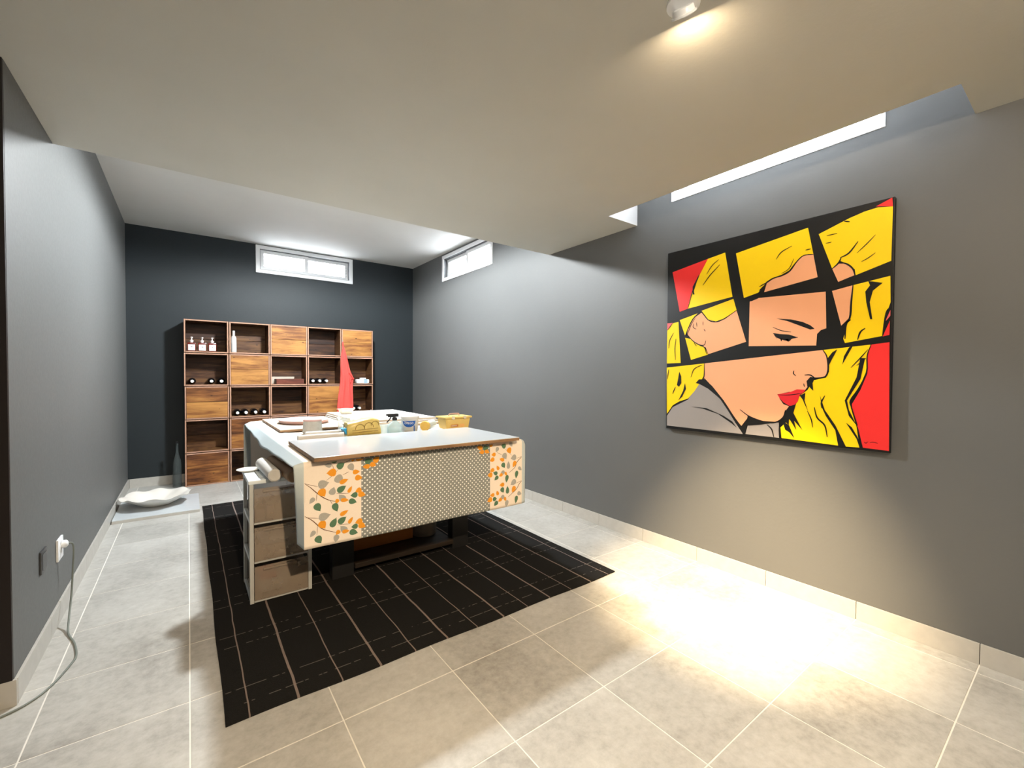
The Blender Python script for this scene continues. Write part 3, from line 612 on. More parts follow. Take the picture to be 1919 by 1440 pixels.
t1 = thing('flat_box', 'pale wooden box behind the reddish wooden box', 'box', (.98, SY+.215, inz(1)))
obj('box_body', rbox(-.13, .13, -.035, .04, 0, .075), 'palewood', t1, local=True); obj('lid', rbox(-.132, .132, -.037, .042, .076, .09), 'palewood', t1, local=True)
t1 = thing('white_packet', 'white plastic packet lying in the crate beside the red apron', 'packet', (1.962, SY+.09, inz(1)))
bm = B(); box(bm, -.088, .088, -.045, .045, 0, .058, bev=.016); obj('packet_body', bm, 'label', t1, smooth=50, local=True)
obj('blue_band', rbox(.012, .06, -.0457, .0457, -.0, .0588, bev=.0), plain('blue_grey_print', (.34, .48, .58), .5), t1, local=True)
bm = B(); box(bm, -.03, .045, -.03, .03, .0595, .078, bev=.006); obj('folded_top', bm, 'label', t1, smooth=50, local=True)
# clear bottle on the floor left of the crates
t1 = thing('glass_bottle', 'tall clear glass bottle on the floor left of the crates', 'bottle', (-.108, 6.16, 0))
obj('bottle_body', lathe([(0, .0), (.040, .0), (.043, .006), (.043, .24), (.036, .30), (.018, .36), (.0135, .40), (.0135, .478), (.016, .48), (.016, .492), (.011, .492), (.0105, .40), (.033, .30), (.039, .24), (.039, .012), (0, .012)], 24), 'clearglass', t1, smooth=50, local=True)
obj('stopper', lathe([(.0102, .47), (.0102, .5), (.012, .501), (.012, .512), (0, .513)], 16), 'blackplastic', t1, smooth=40, local=True)

# ------------------------------------------------------------------ red apron on a hook
ap = thing('apron', 'red cloth apron hanging from a hook on the crates', 'apron', (1.69, 6.06, .45))
bm = B(); rows = []
prof = [(1.655, 1.672, .006), (1.60, 1.674, .020), (1.52, 1.678, .036), (1.42, 1.686, .052), (1.32, 1.697, .066), (1.25, 1.712, .085), (1.21, 1.716, .092), (1.15, 1.712, .088), (1.05, 1.704, .092), (.95, 1.698, .096), (.85, 1.695, .1), (.7, 1.694, .104), (.5, 1.694, .108)]
NS = 44
for z, cx, hw in prof:
    row = []
    for i in range(NS):
        a = 2*PI*i/NS; fold = 1+.42*math.cos(7*a+z*2.2)+.2*math.cos(11*a-z*3)
        x = cx+hw*math.cos(a)*(1+.05*math.sin(z*9)); y = 6.056+min(.024, hw*.42)*math.sin(a)*fold-.008+.006*math.sin(i*1.3+z*20)*min(1, hw*14)
        row.append(bm.verts.new((x, min(y, 6.081), z+.012*math.cos(5*a)*(1 if z < .55 else 0))))
    rows.append(row)
for a, b in zip(rows, rows[1:]):
    for i in range(NS): bm.faces.new((a[i], a[(i+1) % NS], b[(i+1) % NS], b[i]))
bm.faces.new(rows[0]); bmesh.ops.recalc_face_normals(bm, faces=bm.faces)
obj('apron_cloth', bm, 'apron', ap, smooth=70)
obj('neck_strap', tube(cat([(1.668, 6.055, 1.62), (1.662, 6.058, 1.68), (1.668, 6.062, 1.715), (1.675, 6.058, 1.68), (1.678, 6.055, 1.62)]), .004), 'apron', ap, smooth=60)
obj('pocket_fold', tube(cat([(1.735, 6.016, 1.30), (1.775, 6.020, 1.25), (1.800, 6.026, 1.215), (1.770, 6.020, 1.222), (1.750, 6.014, 1.17)]), [.006]*25, 8), 'apron', ap, smooth=60)
hk = thing('hook', 'small steel hook on the crates holding the red apron', 'hook', (1.668, 6.085, 1.70))
obj('hook_plate', rbox(1.661, 1.675, 6.0805, 6.0835, 1.695, 1.735, bev=.0008), 'metal', hk)
obj('hook_arm', tube(cat([(1.668, 6.082, 1.715), (1.668, 6.062, 1.710), (1.668, 6.052, 1.716), (1.668, 6.050, 1.728)]), .0026, 8), 'metal', hk, smooth=60)

# ------------------------------------------------------------------ worktable
TX0, TX1, TY0, TY1, TZ = .445, 1.735, 2.245, 4.43, .852
tb = thing('worktable', 'large black legged worktable under the printed tablecloth', 'table', (1.09, 3.3, .009))
obj('tabletop', rbox(TX0, TX1, TY0, TY1, TZ-.04, TZ), 'ply', tb)
for x in (.70, 1.53):
    for y in (2.78, 3.85): obj('leg', rbox(x, x+.13, y, y+.07, .009, TZ-.041), 'blacksteel', tb)
for x in (.73, 1.56): obj('side_rail', rbox(x, x+.07, 2.851, 3.849, TZ-.11, TZ-.041), 'blacksteel', tb)
obj('lower_shelf', rbox(.832, 1.528, 2.76, 3.93, .055, .085), 'shelfwood', tb)
def floorthing(name, label, cat_, bm, mat, **k): return tag(obj(name, bm, mat, **k), label, cat_)
t1 = thing('cardboard_box', 'brown cardboard box on the low shelf under the table', 'box', (1.07, 3.1, .0855))
obj('box_body', rbox(-.235, .235, -.14, .16, 0, .29), 'cardboard', t1, local=True)
for s_ in (-1, 1): obj('flap', rbox(-.235, .235, min(s_*.002, s_*.138)+.01, max(s_*.002, s_*.138)+.01, .2905, .294, bev=.001), 'cardboard', t1, local=True)
t1 = thing('storage_jar', 'murky white jar on the low shelf under the table', 'jar', (1.41, 3.0, .0855))
obj('jar_body', lathe([(0, 0), (.082, 0), (.09, .01), (.092, .16), (.08, .19), (.07, .2)], 28), plain('murky_plastic', (.20, .17, .14), .4, .4, .35, 16), t1, smooth=45, local=True)
obj('jar_lid', lathe([(.072, .195), (.08, .197), (.08, .225), (.074, .23), (0, .23)], 28), 'shelfwood', t1, smooth=45, local=True)

# tablecloth: top sheet, long front flap, narrow side overhangs, back flap
def lerp(a, b, t_): return a+(b-a)*t_
CTOP = TZ+.004
def crump(x, y):
    e_ = max(0, 1-abs(x-.53)/.09)*max(0, min(1, (y-2.35)/.3))
    return .0058*e_*abs(math.sin(y*46+3*math.sin(x*30)))+.0012*max(0, math.sin(x*19+y*13))
def cloth_pt(u, s):
    """u: metres across (0.38..1.80), s: metres along; s<0 front flap, 0..L on the table, >L back flap"""
    L = TY1-TY0; y = TY0+min(max(s, 0), L); x = u; z = CTOP
    over = 0
    if u < TX0-.01: over = (TX0-.01)-u; 
    if u > TX1: over = u-TX1
    side = -1 if u < 1 else 1
    if 0 <= s <= L:
        z += crump(x, y) if .44 < u < 1.73 else 0
        if over and side < 0:
            wav = .012*math.sin(y*5.2+.5)+.007*math.sin(y*13)
            mid_ = math.sin(PI*s/L); k = over/.055
            x = (TX0-.01)-over*.80-.008*mid_*k+wav*k*.3*mid_; z = CTOP-over*(.38+.5*mid_)+wav*.5*k*mid_
        elif over:
            k = over/.065; x = TX1+.042*math.sin(min(1, k)*1.3); z = CTOP-.060*k**1.6
    if s < 0:
        d = -s; r_ = .012
        bend = min(1, d/.02)
        y = TY0-.014*bend-.004*math.sin(u*9)*min(1, d/.3)
        z = CTOP-max(0, d-.006)
        if over and side < 0:
            k = over/.055; x = (TX0-.01)-over*lerp(.80, .22, min(1, d/.42)); y = y+k*lerp(.0, .10, min(1, d/.42)); z = z-over*.25*(1-min(1, d/.3))
        elif over:
            k = over/.065; x = TX1+.058*math.sin(min(1, k)*1.35)*1.05; y = y+.05*k*k; z = z-.060*k**1.6*max(0, 1-d/.42)-0*d
    if s > L:
        d = s-L; bend = min(1, d/.02)
        y = TY1+.014*bend+.01*math.sin(u*11)*min(1, d/.3); z = CTOP-max(0, d-.006)
        if over and side < 0: x = (TX0-.01)-over*.95-.0; y -= over*.6; z -= over*.5*(1-min(1, d/.3))
        elif over: x = TX1+over*.7; z -= over*.6*(1-min(1, d/.3))
    return Vector((x, y, z))
us = [.378, .388, .398, .408, .418, .428, .435, .445]+[.445+(1.735-.445)*i/64 for i in range(1, 65)]+[1.748, 1.76, 1.773, 1.786, 1.80]
L_ = TY1-TY0
ss = [-.425+i*.425/26 for i in range(24)]+[-.03, -.018, -.009, -.004, 0]+[L_*i/110 for i in range(1, 111)]+[L_+d for d in (.004, .01, .02, .05, .1, .15, .2, .25, .3, .35, .4, .43)]
bm = B(); uvl = bm.loops.layers.uv.new('cloth')
G = [[bm.verts.new(cloth_pt(u, s)) for u in us] for s in ss]
for j in range(len(ss)-1):
    for i in range(len(us)-1):
        f_ = bm.faces.new((G[j][i], G[j][i+1], G[j+1][i+1], G[j+1][i]))
        for lp_, (jj, ii) in zip(f_.loops, ((j, i), (j, i+1), (j+1, i+1), (j+1, i))): lp_[uvl].uv = (us[ii], ss[jj])
tc = obj('tablecloth', bm, 'cloth', smooth=60)
so = tc.modifiers.new('thickness', 'SOLIDIFY'); so.thickness = .0016; so.offset = -1
tag(tc, 'tablecloth with grey polka dots and orange and green leaves over the worktable', 'tablecloth')
# printed leaves and twigs, following the front flap (and repeated on the back flap)
def print_part(name, bm, mat):
    for f_ in bm.faces:
        f_.normal_update()
        if f_.normal.y > 0: f_.normal_flip()
    return obj(name, bm, mat, tc)
def onflap(x, z, lift): 
    p_ = cloth_pt(min(max(x, .437), 1.735), -(CTOP-z)-.006); return Vector((p_.x, p_.y-lift, p_.z))
for k_, (x, z, c, ln, wd, ang) in enumerate(LEAVES):
    a = math.radians(-ang); pts = []
    for i in range(16):
        t_ = 2*PI*i/16; u = .5*ln*math.cos(t_); v = .5*wd*math.sin(t_)*(1-.35*math.cos(t_)-.25*max(0, math.cos(t_))**3)
        if i == 0: u *= 1.18
        pts.append((x+u*math.cos(a)-v*math.sin(a), z+u*math.sin(a)+v*math.cos(a)))
    pts = [(px, min(pz, CTOP-.012)) for px, pz in pts]
    if min(p_[1] for p_ in pts) < .435: continue
    bm = B(); lift = .0004+.00012*(k_ % 4)
    cv = bm.verts.new(onflap(x, min(z, CTOP-.014), lift)); vv = [bm.verts.new(onflap(px, pz, lift)) for px, pz in pts]
    for i in range(16): bm.faces.new((cv, vv[i], vv[(i+1) % 16]))
    print_part('printed_leaf', bm, 'leaf_'+c)
def ribbon(bm, pts, w, place, taper=True):
    P = [Vector((a, b, 0)) for a, b in pts]; P = cat(P, 4) if len(P) > 2 else [P[0].lerp(P[1], i/4) for i in range(5)]
    a_, b_ = [], []
    for i, p_ in enumerate(P):
        d = (P[min(i+1, len(P)-1)]-P[max(i-1, 0)]).normalized(); nn_ = Vector((-d.y, d.x, 0)); t_ = i/(len(P)-1)
        ww = w*.5*((.35+.65*math.sin(PI*min(1, max(0, t_*.9+.05)))) if taper else 1)
        a_.append(bm.verts.new(place(*(p_+nn_*ww).xy))); b_.append(bm.verts.new(place(*(p_-nn_*ww).xy)))
    for i in range(len(P)-1): bm.faces.new((a_[i], a_[i+1], b_[i+1], b_[i]))
for l in TWIGS:
    bm = B(); ribbon(bm, l, .0042 if len(l) > 3 else .0022, lambda a, b: onflap(a, min(b, CTOP-.012), .0003)); print_part('printed_twig', bm, 'leaf_br')

# boards and things on the table
def board_thing(name, label, x0, x1, y0, y1, z0, th, top, edge='ply', rot=0):
    root = thing(name, label, 'board', ((x0+x1)/2, (y0+y1)/2, z0), rotz=rot); w, d = (x1-x0)/2, (y1-y0)/2
    obj('core', rbox(-w, w, -d, d, 0, th-.003, bev=.001), edge, root, local=True)
    obj('surface_sheet', rbox(-w+.0005, w-.0005, -d+.0005, d-.0005, th-.0028, th, bev=.0006), top, root, local=True)
    return root
ZT = CTOP+.0074
board_thing('white_board', 'glossy white board with brown edge on the near end of the table', .466, 1.668, 2.168, 2.815, ZT, .02, 'whiteboard')
board_thing('wooden_board', 'pale wooden board under the pink tray', .515, 1.02, 3.42, 4.36, ZT, .016, 'palewood')
for i in range(3):
    board_thing('melamine_board', '%s of three stacked white boards at the far end of the table' % ('lowest', 'middle', 'topmost')[i], 1.045+.006*i, 1.715-.004*i, 3.34+.03*i, 4.40-.01*i, ZT+.0165*i, .016, 'paper', 'palewood')
ZP = ZT+.0495
t1 = thing('tray', 'long oval pink tray on the pale wooden board', 'tray', (.755, 3.86, ZT+.0165), rotz=.12)
bm = lathe([(0, .006), (.15, .006), (.17, .026), (.178, .03), (.184, .028), (.176, .008), (.165, 0), (0, 0)], 40, sx=1, sy=1.2); obj('tray_body', bm, 'pink', t1, smooth=45, local=True)
obj('tray_inside', lathe([(0, .0066), (.149, .0066), (.166, .024)], 40, sx=1, sy=1.2), 'pinkin', t1, smooth=45, local=True)
t1 = thing('pot', 'grey cement pot standing upside down beside the white board', 'pot', (.698, 3.29, ZT))
obj('pot_body', lathe([(.052, 0), (.064, 0), (.058, .088), (.056, .09), (0, .09)], 32), 'concrete', t1, smooth=40, local=True)
obj('pot_inside', lathe([(.0515, .001), (.046, .08), (0, .08)], 32), 'concrete', t1, smooth=40, local=True)
obj('pot_rim_band', lathe([(.0585, .082), (.0605, .0845), (.0605, .0905), (.057, .094), (0, .0945)], 32), 'pink', t1, smooth=40, local=True)
for i, (x0, x1, y, r, lab) in enumerate(((.525, .79, 2.862, .021, 'rolled white paper lying along the back of the white board'), (.60, .86, 3.03, .02, 'second rolled white paper behind the first roll'))):
    t1 = thing('paper_roll', lab, 'paper roll', ((x0+x1)/2, y, ZT), 'paper rolls on the table'); 
    obj('outer_sheet', lathe([(r*.8, x0), (r, x0), (r, x1), (r*.8, x1)], 24, 'x', (0, y, ZT+r)), 'paper', t1, smooth=45)
    obj('inner_sheet', lathe([(r*.45, x0+.004), (r*.62, x0+.004), (r*.62, x1-.004), (r*.45, x1-.004)], 20, 'x', (0, y, ZT+r)), 'tube', t1, smooth=45)
# gold pack
t1 = thing('gold_packet', 'gold patterned plastic packet with a blue end on the table', 'packet', (.93, 2.93, ZT))
bm = B()
prf = [(-.11, .9, .040), (-.105, 1, .048), (-.05, 1, .052), (.0, 1, .058), (.05, 1, .062), (.1, .95, .056), (.112, .9, .02)]
rr = []
for x, sc, h in prf:
    rr.append([bm.verts.new((x, .05*sc*(abs(math.cos(a))**.5)*(1 if math.cos(a) > 0 else -1), h+h*.95*(abs(math.sin(a))**.6)*(1 if math.sin(a) > 0 else -1))) for a in [2*PI*i/24 for i in range(24)]])
for a, b in zip(rr, rr[1:]):
    for i in range(24): bm.faces.new((a[i], a[(i+1) % 24], b[(i+1) % 24], b[i]))
bm.faces.new(rr[0]); bm.faces.new(rr[-1]); bmesh.ops.recalc_face_normals(bm, faces=bm.faces); pk = obj('packet_body', bm, 'goldpack', t1, smooth=60, local=True)
bm = B()
for cx, cz, r in ((.028, .058, .03), (.068, .07, .026), (-.03, .05, .03)):
    ribbon(bm, [(cx+r*math.cos(a), cz+r*1.1*math.sin(a)) for a in [PI*i/8 for i in range(9)]], .0045, lambda a, b: Vector((a, -.0535, b)), False)
for z in (.03, .045): ribbon(bm, [(-.08, z), (.09, z+.006)], .003, lambda a, b: Vector((a, -.0532, b)), False)
obj('printed_lines', bm, 'goldline', t1, local=True)
bm = B(); prism(bm, [(-.113, .05), (-.136, .045), (-.112, .008)], 0, .07); bmesh.ops.rotate(bm, matrix=Matrix.Rotation(PI/2, 3, 'X'), verts=bm.verts); bmesh.ops.translate(bm, verts=bm.verts, vec=(0, .03, .012)); obj('blue_end', bm, 'blue', t1, local=True)
t1 = thing('clear_packet', 'crumpled clear plastic packet leaning behind the gold packet', 'packet', (.93, 3.03, ZT))
bm = B(); n_ = 12; g0 = []
for j in range(7):
    g0.append([bm.verts.new((-.12+.24*i/n_, .02*math.sin(i*1.7+j)+.01*j, .0+.02*j+(.035*i/n_ if j > 3 else 0)+.006*math.sin(i*2.3+j*1.9))) for i in range(n_+1)])
for v in g0[0]: v.co.z = .0005
for j in range(6):
    for i in range(n_): bm.faces.new((g0[j][i], g0[j][i+1], g0[j+1][i+1], g0[j+1][i]))
o = obj('packet_film', bm, 'clear', t1, smooth=20, local=True); o.modifiers.new('thickness', 'SOLIDIFY').thickness = .002
t1 = thing('modelling_tool', 'small grey modelling tool leaning at the paper roll end', 'tool', (.805, 2.9, ZT))
obj('tool_handle', tube([(-.004, .0, .008), (.0, .005, .03), (.004, .01, .07)], [.005, .006, .004], 10), 'metal', t1, smooth=60, local=True)
obj('tool_tip', tube([(.004, .01, .068), (.0, .012, .085), (-.008, .014, .088)], [.003, .0025, .001], 8), 'blackplastic', t1, smooth=60, local=True)
t1 = thing('plastic_cup', 'low clear plastic cup between the gold packet and spray bottle', 'cup', (1.085, 2.96, ZT))
obj('cup_wall', lathe([(0, 0), (.028, 0), (.034, .06), (.032, .06), (.0265, .003), (0, .003)], 24), 'clear', t1, smooth=45, local=True)
# spray bottle
t1 = thing('spray_bottle', 'pale blue spray bottle with black trigger on the table', 'spray bottle', (1.155, 2.93, ZT))
obj('bottle_body', lathe([(0, 0), (.044, 0), (.05, .006), (.05, .045), (.042, .066), (.022, .08), (.014, .088), (.014, .096)], 28), 'clearblue', t1, smooth=50, local=True)
obj('water', lathe([(0, .003), (.045, .003), (.0465, .03), (0, .03)], 28), 'clearblue', t1, smooth=50, local=True)
obj('collar', lathe([(.016, .09), (.017, .092), (.017, .108), (.012, .112), (0, .112)], 20), 'blackplastic', t1, smooth=40, local=True)
bm = B(); box(bm, -.048, .026, -.011, .011, .114, .138, bev=.005); box(bm, -.06, -.047, -.007, .007, .124, .137, bev=.002); obj('spray_head', bm, 'blackplastic', t1, smooth=50, local=True)
obj('trigger', tube(cat([(-.026, 0, .116), (-.036, 0, .10), (-.05, 0, .085), (-.056, 0, .078)]), .0045, 8), 'blackplastic', t1, smooth=60, local=True)
# white tub with blue label and lettering
t1 = thing('plastic_tub', 'white plastic tub with a blue label reading OREGO', 'tub', (1.275, 2.95, ZT))
TB = Vector((1.275, 2.95, ZT))
obj('tub_body', lathe([(0, 0), (.052, 0), (.054, .003), (.062, .1), (.0625, .102)], 40), 'tubwhite', t1, smooth=40, local=True)
ld = obj('lid', lathe([(.063, .098), (.0665, .1), (.0665, .112), (.063, .115), (.058, .1135), (0, .1135)], 40), 'tubwhite', t1, smooth=40, local=True)
obj('tub_handle', tube(cat([(-.067, 0, .104), (-.062, -.034, .085), (-.035, -.062, .072), (-.0, -.074, .068)][:3]+[(-.06, -.04, .07)][:0], 6), .0018, 8), 'tubwhite', t1, smooth=60, local=True)
facing = math.atan2(-2.95, -1.275)-.1       # the label looks towards the room's open side
def ontub(w, h, lift): 
    r_ = .0539+.0084*h/.1+lift; a = facing+w/r_; return Vector((r_*math.cos(a), r_*math.sin(a), h))
def tubpatch(fn_lo, fn_hi, w0, w1, lift, n=24):
    bm = B(); lo = []; hi = []
    for i in range(n+1):
        w = w0+(w1-w0)*i/n; lo.append(bm.verts.new(ontub(w, fn_lo(w), lift))); hi.append(bm.verts.new(ontub(w, fn_hi(w), lift)))
    for i in range(n): bm.faces.new((lo[i], lo[i+1], hi[i+1], hi[i]))
    return bm
lb = obj('blue_label', tubpatch(lambda w: .083-.044*math.sqrt(max(0, 1-(w/.05)**2)), lambda w: .084, -.05, .05, .0006), 'navy', t1, smooth=60, local=True)
bm = text_bm('OREGO', .019)
for v in bm.verts: v.co = ontub(v.co.x, .0665+v.co.y, .0012+v.co.z*.3)
obj('lettering', bm, 'label', lb, local=True)
obj('side_stripe', tubpatch(lambda w: .006, lambda w: .05, .034, .043, .0006, 4), 'navy', lb, local=True)
obj('small_print', tubpatch(lambda w: .006, lambda w: .012, -.035, .025, .0006, 8), plain('faint_print', (.35, .30, .25), .6, .2, .5, 300), lb, local=True)
# jar lying on its side
t1 = thing('lying_jar', 'clear jar with yellow lid lying on its side on the table', 'jar', (1.44, 2.98, ZT))
J = Vector((1.44, 2.98, ZT+.036)); q = Matrix.Rotation(-.95, 4, 'Z')
for nm, prof, mt in (('jar_body', [(0, .085), (.028, .085), (.033, .08), (.033, -.055), (.030, -.062), (.028, -.062), (.030, -.05), (.030, .078), (0, .08)], 'clear'), ('jar_lid', [(.0, -.088), (.034, -.088), (.0355, -.085), (.0355, -.064), (.031, -.063)], 'yellowlid')):
    bm = lathe(prof, 28, 'x'); bmesh.ops.transform(bm, matrix=Matrix.Translation(J)@Matrix.Rotation(.75, 4, 'Z'), verts=bm.verts); obj(nm, bm, mt, t1, smooth=40)
bm = lathe([(.0, -.05), (.022, -.05), (.026, .0), (.02, .06), (0, .06)], 20, 'x'); bmesh.ops.transform(bm, matrix=Matrix.Translation(J)@Matrix.Rotation(.75, 4, 'Z'), verts=bm.verts); obj('jar_contents', bm, 'paper', t1, smooth=60)
# yellow box with lid and handle
t1 = thing('yellow_box', 'yellow plastic storage box with lid and handle at the table edge', 'box', (1.64, 2.96, ZT), rotz=.03)
bm = B(); b0 = [(-.095, -.062), (.095, -.062), (.095, .062), (-.095, .062)]; lo = [bm.verts.new((x, y, 0)) for x, y in b0]; hi = [bm.verts.new((x*1.12, y*1.1, .082)) for x, y in b0]
bm.faces.new(lo[::-1]); bm.faces.new(hi)
for i in range(4): bm.faces.new((lo[i], lo[(i+1) % 4], hi[(i+1) % 4], hi[i]))
bmesh.ops.bevel(bm, geom=list(bm.edges), offset=.006, segments=2, affect='EDGES'); obj('box_body', bm, 'yellowbox', t1, smooth=40, local=True)
ldo = obj('lid', rbox(-.117, .117, -.077, .077, .082, .095, bev=.004), 'yellowbox', t1, smooth=40, local=True)
obj('handle', tube(cat([(-.045, 0, .095), (-.043, 0, .108), (-.03, 0, .112), (.03, 0, .112), (.043, 0, .108), (.045, 0, .095)]), .0045, 8), 'pink', ldo, smooth=60, local=True)
for s_ in (-1, 1): obj('latch', rbox(s_*.05-.012, s_*.05+.012, -.081, -.076, .076, .1, bev=.001), 'cream', ldo, local=True)
def onyb(x, z): return Vector((x, -.062*(1+.1*z/.082)-.0007, z))
def quad_patch(x0, x1, z0, z1):
    bm = B(); bm.faces.new([bm.verts.new(onyb(*p_)) for p_ in ((x0, z0), (x1, z0), (x1, z1), (x0, z1))]); return bm
obj('printed_label', quad_patch(-.065, .0, .018, .036), 'orangeprint', t1, local=True)
bm = quad_patch(-.06, -.012, .023, .030); 
for v in bm.verts: v.co.y -= .0006
obj('label_text_line', bm, 'cream', t1, local=True)
obj('printed_patch', quad_patch(.012, .055, .014, .038), plain('pale_orange_print', (.80, .46, .16), .5), t1, local=True)
# cream dish at the back
t1 = thing('cream_dish', 'small cream rectangular dish on the stacked white boards', 'dish', (1.155, 4.1, ZP))
bm = B(); b0 = [(-.045, -.03), (.045, -.03), (.045, .03), (-.045, .03)]; lo = [bm.verts.new((x, y, 0)) for x, y in b0]; hi = [bm.verts.new((x*1.35, y*1.35, .045)) for x, y in b0]; hj = [bm.verts.new((x*1.22, y*1.2, .045)) for x, y in b0]; lj = [bm.verts.new((x*.9, y*.9, .008)) for x, y in b0]
bm.faces.new(lo[::-1]); bm.faces.new(lj)
for i in range(4):
    k_ = (i+1) % 4; bm.faces.new((lo[i], lo[k_], hi[k_], hi[i])); bm.faces.new((hi[i], hi[k_], hj[k_], hj[i])); bm.faces.new((hj[i], hj[k_], lj[k_], lj[i]))
bmesh.ops.recalc_face_normals(bm, faces=bm.faces); bmesh.ops.bevel(bm, geom=list(bm.edges), offset=.005, segments=2, affect='EDGES'); obj('dish_body', bm, 'cream', t1, smooth=50, local=True)
obj('dish_rim', lathe([(.0585, .0455), (.0625, .0455), (.0625, .049), (.0585, .049)], 4, sx=1.33, sy=.93), 'cream', t1, local=True)

# ------------------------------------------------------------------ drawer tower
DX0, DX1, DY0, DY1, DH = .262, .577, 2.745, 3.085, .668
dt = thing('drawer_tower', 'three drawer plastic tower with smoky fronts beside the table', 'drawer unit', ((DX0+DX1)/2, (DY0+DY1)/2, .009))
z0_ = .009
for x in (DX0, DX1-.02):
    for y in (DY0, DY1-.02): obj('corner_post', rbox(x, x+.02, y, y+.02, z0_, DH), 'plasticgrey', dt)
for k in range(4):
    z = z0_+.002+k*.2155
    if k < 3:
        obj('shelf_frame', rbox(DX0+.021, DX1-.021, DY0+.004, DY1-.004, z, z+.012), 'plasticgrey', dt)
        for x in (DX0+.002, DX1-.016): obj('side_rail', rbox(x, x+.014, DY0+.021, DY1-.021, z, z+.022), 'plasticgrey', dt)
lid_ = obj('lid', rbox(DX0-.006, DX1+.006, DY0-.006, DY1+.006, DH, DH+.022, bev=.006), 'lid', dt, smooth=40)
obj('lid_recess_line', (lambda bm: (box(bm, DX0+.05, DX0+.12, DY0+.045, DY0+.048, DH+.0215, DH+.0226), box(bm, DX0+.05, DX0+.12, DY1-.07, DY1-.067, DH+.0215, DH+.0226), box(bm, DX0+.05, DX0+.053, DY0+.045, DY1-.067, DH+.0215, DH+.0226), box(bm, DX0+.117, DX0+.12, DY0+.045, DY1-.067, DH+.0215, DH+.0226), bm)[-1])(B()), 'gasket', lid_)
for k in range(3):
    z = z0_+.016+k*.2155; h = .186
    bm = B(); a0, a1, b0_, b1 = DX0+.022, DX1-.022, DY0-.004, DY1-.03
    box(bm, a0, a1, b0_, b0_+.004, z, z+h); box(bm, a0, a1, b1-.004, b1, z, z+h*.8); box(bm, a0, a0+.003, b0_+.004, b1-.004, z, z+h*.8); box(bm, a1-.003, a1, b0_+.004, b1-.004, z, z+h*.8); box(bm, a0, a1, b0_+.004, b1-.004, z, z+.003)
    d_ = obj('drawer', bm, 'drawer', dt)
    obj('drawer_pull', rbox(a0+.04, a1-.04, b0_-.012, b0_-.0005, z+h-.022, z+h-.010, bev=.003), 'drawer', d_)
    if k == 0: cs_ = [(.02, .17, .03, .10, 'paper'), (.025, .11, .10, .13, 'redstuff'), (.18, .24, .02, .08, 'clothstuff'), (.18, .25, .085, .11, 'clothstuff')]
    elif k == 1: cs_ = [(.01, .25, .006, .075, 'clothstuff'), (.03, .2, .078, .12, 'paper')]
    else: cs_ = [(.06, .25, .006, .10, 'clothstuff'), (.01, .055, .006, .07, 'clothstuff')]
    for x0, x1, za, zb, mt in cs_: obj('drawer_contents', rbox(a0+x0, a0+x1, b0_+.012, b0_+.16, z+za, z+zb, bev=.008), mt, d_, smooth=50)
# rolls lying on the tower
def roll(label, p, q_, r, mat, inner):
    d = (Vector(q_)-Vector(p)); root = thing('fabric_roll', label, 'roll', p, 'rolls on the drawer tower')
    mtx = Matrix.Translation(p)@d.to_track_quat('Z', 'Y').to_matrix().to_4x4(); ln = d.length
    bm = lathe([(r*.35, .002), (r*.8, 0), (r, .006), (r, ln-.006), (r*.8, ln), (r*.35, ln-.002)], 28); bmesh.ops.transform(bm, matrix=mtx, verts=bm.verts); obj('roll_body', bm, mat, root, smooth=45)
    bm = lathe([(0, .004), (r*.36, .004), (r*.36, ln-.004), (0, ln-.004)], 20); bmesh.ops.transform(bm, matrix=mtx, verts=bm.verts); obj('roll_core', bm, inner, root, smooth=45)
zl = DH+.023
roll('white paper roll lying on the drawer tower', (.372, 2.64, zl+.034), (.358, 3.06, zl+.034), .034, 'paper', 'tube')
roll('brown cardboard tube lying against the white roll', (.447, 2.56, zl+.032), (.422, 3.14, zl+.032), .031, 'tube', 'tube')
roll('short brown tube farthest in on the drawer tower', (.525, 2.66, zl+.031), (.50, 3.05, zl+.031), .03, 'tube', 'cardboard')
t1 = thing('small_plate', 'small white plate at the back of the drawer tower', 'plate', (.285, 3.04, zl-.0005))
obj('plate_body', lathe([(0, .004), (.04, .004), (.06, .012), (.062, .010), (.042, 0), (0, 0)], 32), 'bowl', t1, smooth=45, local=True)

# ------------------------------------------------------------------ board and ruffled bowl on the floor
t1 = thing('floor_board', 'white board lying on the floor by the outlet wall', 'board', (-.228, 5.25, 0))
obj('core', rbox(-.3, .305, -.325, .335, .0005, .024, bev=.001), 'skirt', t1, local=True); obj('surface_sheet', rbox(-.2995, .3045, -.3245, .3345, .0242, .029, bev=.0012), 'whiteboard', t1, local=True)
bw = thing('ruffled_bowl', 'white ceramic bowl with a ruffled rim on the floor board', 'bowl', (-.245, 5.30, .0292))
def bowl_r(a, k): return 1+k*(.035*math.sin(8*a+.6)+.02*math.sin(3*a))
def bowl_surf(prof, n=128):
    bm = B(); rg = []
    for r, h in prof:
        k = max(0, (h-.03)/.075); rg.append([bm.verts.new((r*bowl_r(a, k)*math.cos(a)*1.06, r*bowl_r(a, k)*math.sin(a)*.98, h+k*(.010*math.sin(8*a+1.9)+.004*math.sin(3*a+1)))) for a in [2*PI*i/n for i in range(n)]])
    for a, b in zip(rg, rg[1:]):
        for i in range(n): bm.faces.new((a[i], a[(i+1) % n], b[(i+1) % n], b[i]))
    bm.faces.new(rg[0]); bm.faces.new(rg[-1]); bmesh.ops.recalc_face_normals(bm, faces=bm.faces); return bm
obj('bowl_body', bowl_surf([(.07, 0), (.10, .008), (.145, .035), (.19, .066), (.225, .088), (.248, .097), (.25, .101), (.222, .094), (.185, .074), (.14, .044), (.095, .018), (.02, .013)]), 'bowl', bw, smooth=60, local=True)
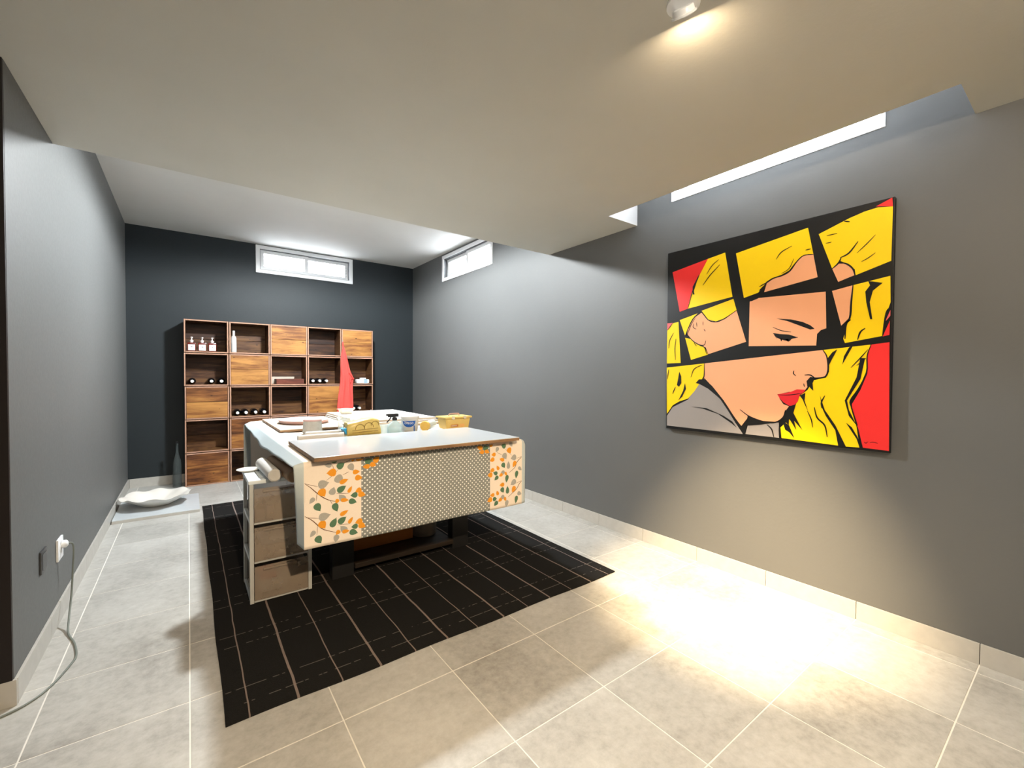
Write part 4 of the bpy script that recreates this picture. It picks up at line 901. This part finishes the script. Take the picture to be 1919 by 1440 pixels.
obj('foot_ring', lathe([(.055, 0), (.072, 0), (.072, .006), (.055, .006)], 40), 'bowl', bw, smooth=40, local=True)

# ------------------------------------------------------------------ painting
PX, PY, PZ = 2.783, 1.872, .894
pt = thing('painting', 'square pop art canvas of a blonde woman broken into shards', 'painting', (XR-.02, PY-.63, PZ))
obj('canvas', rbox(PX, XR-.002, PY-1.257, PY, PZ, PZ+1.261, bev=.0015), 'paint_blk', pt)
def pmap(layer): return lambda u, v: Vector((PX-.0004-.00035*layer, PY-min(max(u, .001), 1.256), PZ+min(max(v, .001), 1.26)))
lay = {'gry': 1, 'yel': 2, 'red': 3, 'pink': 3, 'pea': 4, 'lip': 5}
def pobj(name, bm, mat):
    for f_ in bm.faces:
        f_.normal_update()
        if f_.normal.x > 0: f_.normal_flip()
    return obj(name, bm, mat, pt)
cn = dict(yel='yellow_area', red='red_area', pink='pink_area', pea='peach_area', gry='grey_area', lip='lips')
for c, poly in ART['F']:
    bm = B(); bm.faces.new([bm.verts.new(pmap(lay[c])(*p_)) for p_ in poly]); pobj(cn[c], bm, 'paint_'+c)
for poly in ART['B']:
    bm = B(); bm.faces.new([bm.verts.new(pmap(6)(*p_)) for p_ in poly]); pobj('black_area', bm, 'paint_blk')
for pts, w in ART['L']:
    bm = B(); ribbon(bm, pts, w*.00115, pmap(6.5)); pobj('brush_line', bm, 'paint_blk')

# ------------------------------------------------------------------ outlet, plug, cable, blank plate
ot = thing('power_outlet', 'white power outlet low on the grey left wall', 'outlet', (XL, 3.185, .31))
obj('cover_plate', rbox(XL+.0005, XL+.010, 3.13, 3.24, .312, .422, bev=.003), 'white', ot, smooth=40)
obj('socket_inset', lathe([(0, XL+.0112), (.022, XL+.0112), (.022, XL+.0104), (.026, XL+.0104), (.026, XL+.0125), (.022, XL+.0125)], 24, 'x', (0, 3.185, .367)), 'white', ot, smooth=40)
pc = thing('power_cable', 'grey cable plugged into the outlet and trailing over the floor', 'cable', (XL+.1, 2.8, 0))
obj('plug', lathe([(0, XL+.013), (.020, XL+.013), (.020, XL+.028), (.014, XL+.034), (.006, XL+.038), (0, XL+.038)], 20, 'x', (0, 3.19, .385)), 'white', pc, smooth=45)
obj('cord', tube(cat([(XL+.036, 3.19, .385), (XL+.050, 3.195, .380), (XL+.054, 3.20, .34), (XL+.050, 3.20, .24), (XL+.05, 3.16, .13), (XL+.055, 3.06, .04), (-.478, 2.965, .008), (-.44, 2.85, .0045), (-.414, 2.72, .0045), (-.420, 2.645, .0045), (-.455, 2.51, .0045), (-.50, 2.43, .0045), (-.57, 2.385, .0045), (-.72, 2.34, .0045), (-.95, 2.31, .0045)], 8), .0042, 10), 'cable', pc, smooth=70)
bp = thing('blank_plate', 'dark blank cover plate on the wall near the outlet', 'cover plate', (XL, 2.875, .36))
obj('plate_body', rbox(XL+.0005, XL+.008, 2.825, 2.925, .36, .462, bev=.002), 'darkplate', bp, smooth=40)
obj('plate_inset', rbox(XL+.0082, XL+.0095, 2.84, 2.91, .375, .447, bev=.0008), 'darkplate', bp)
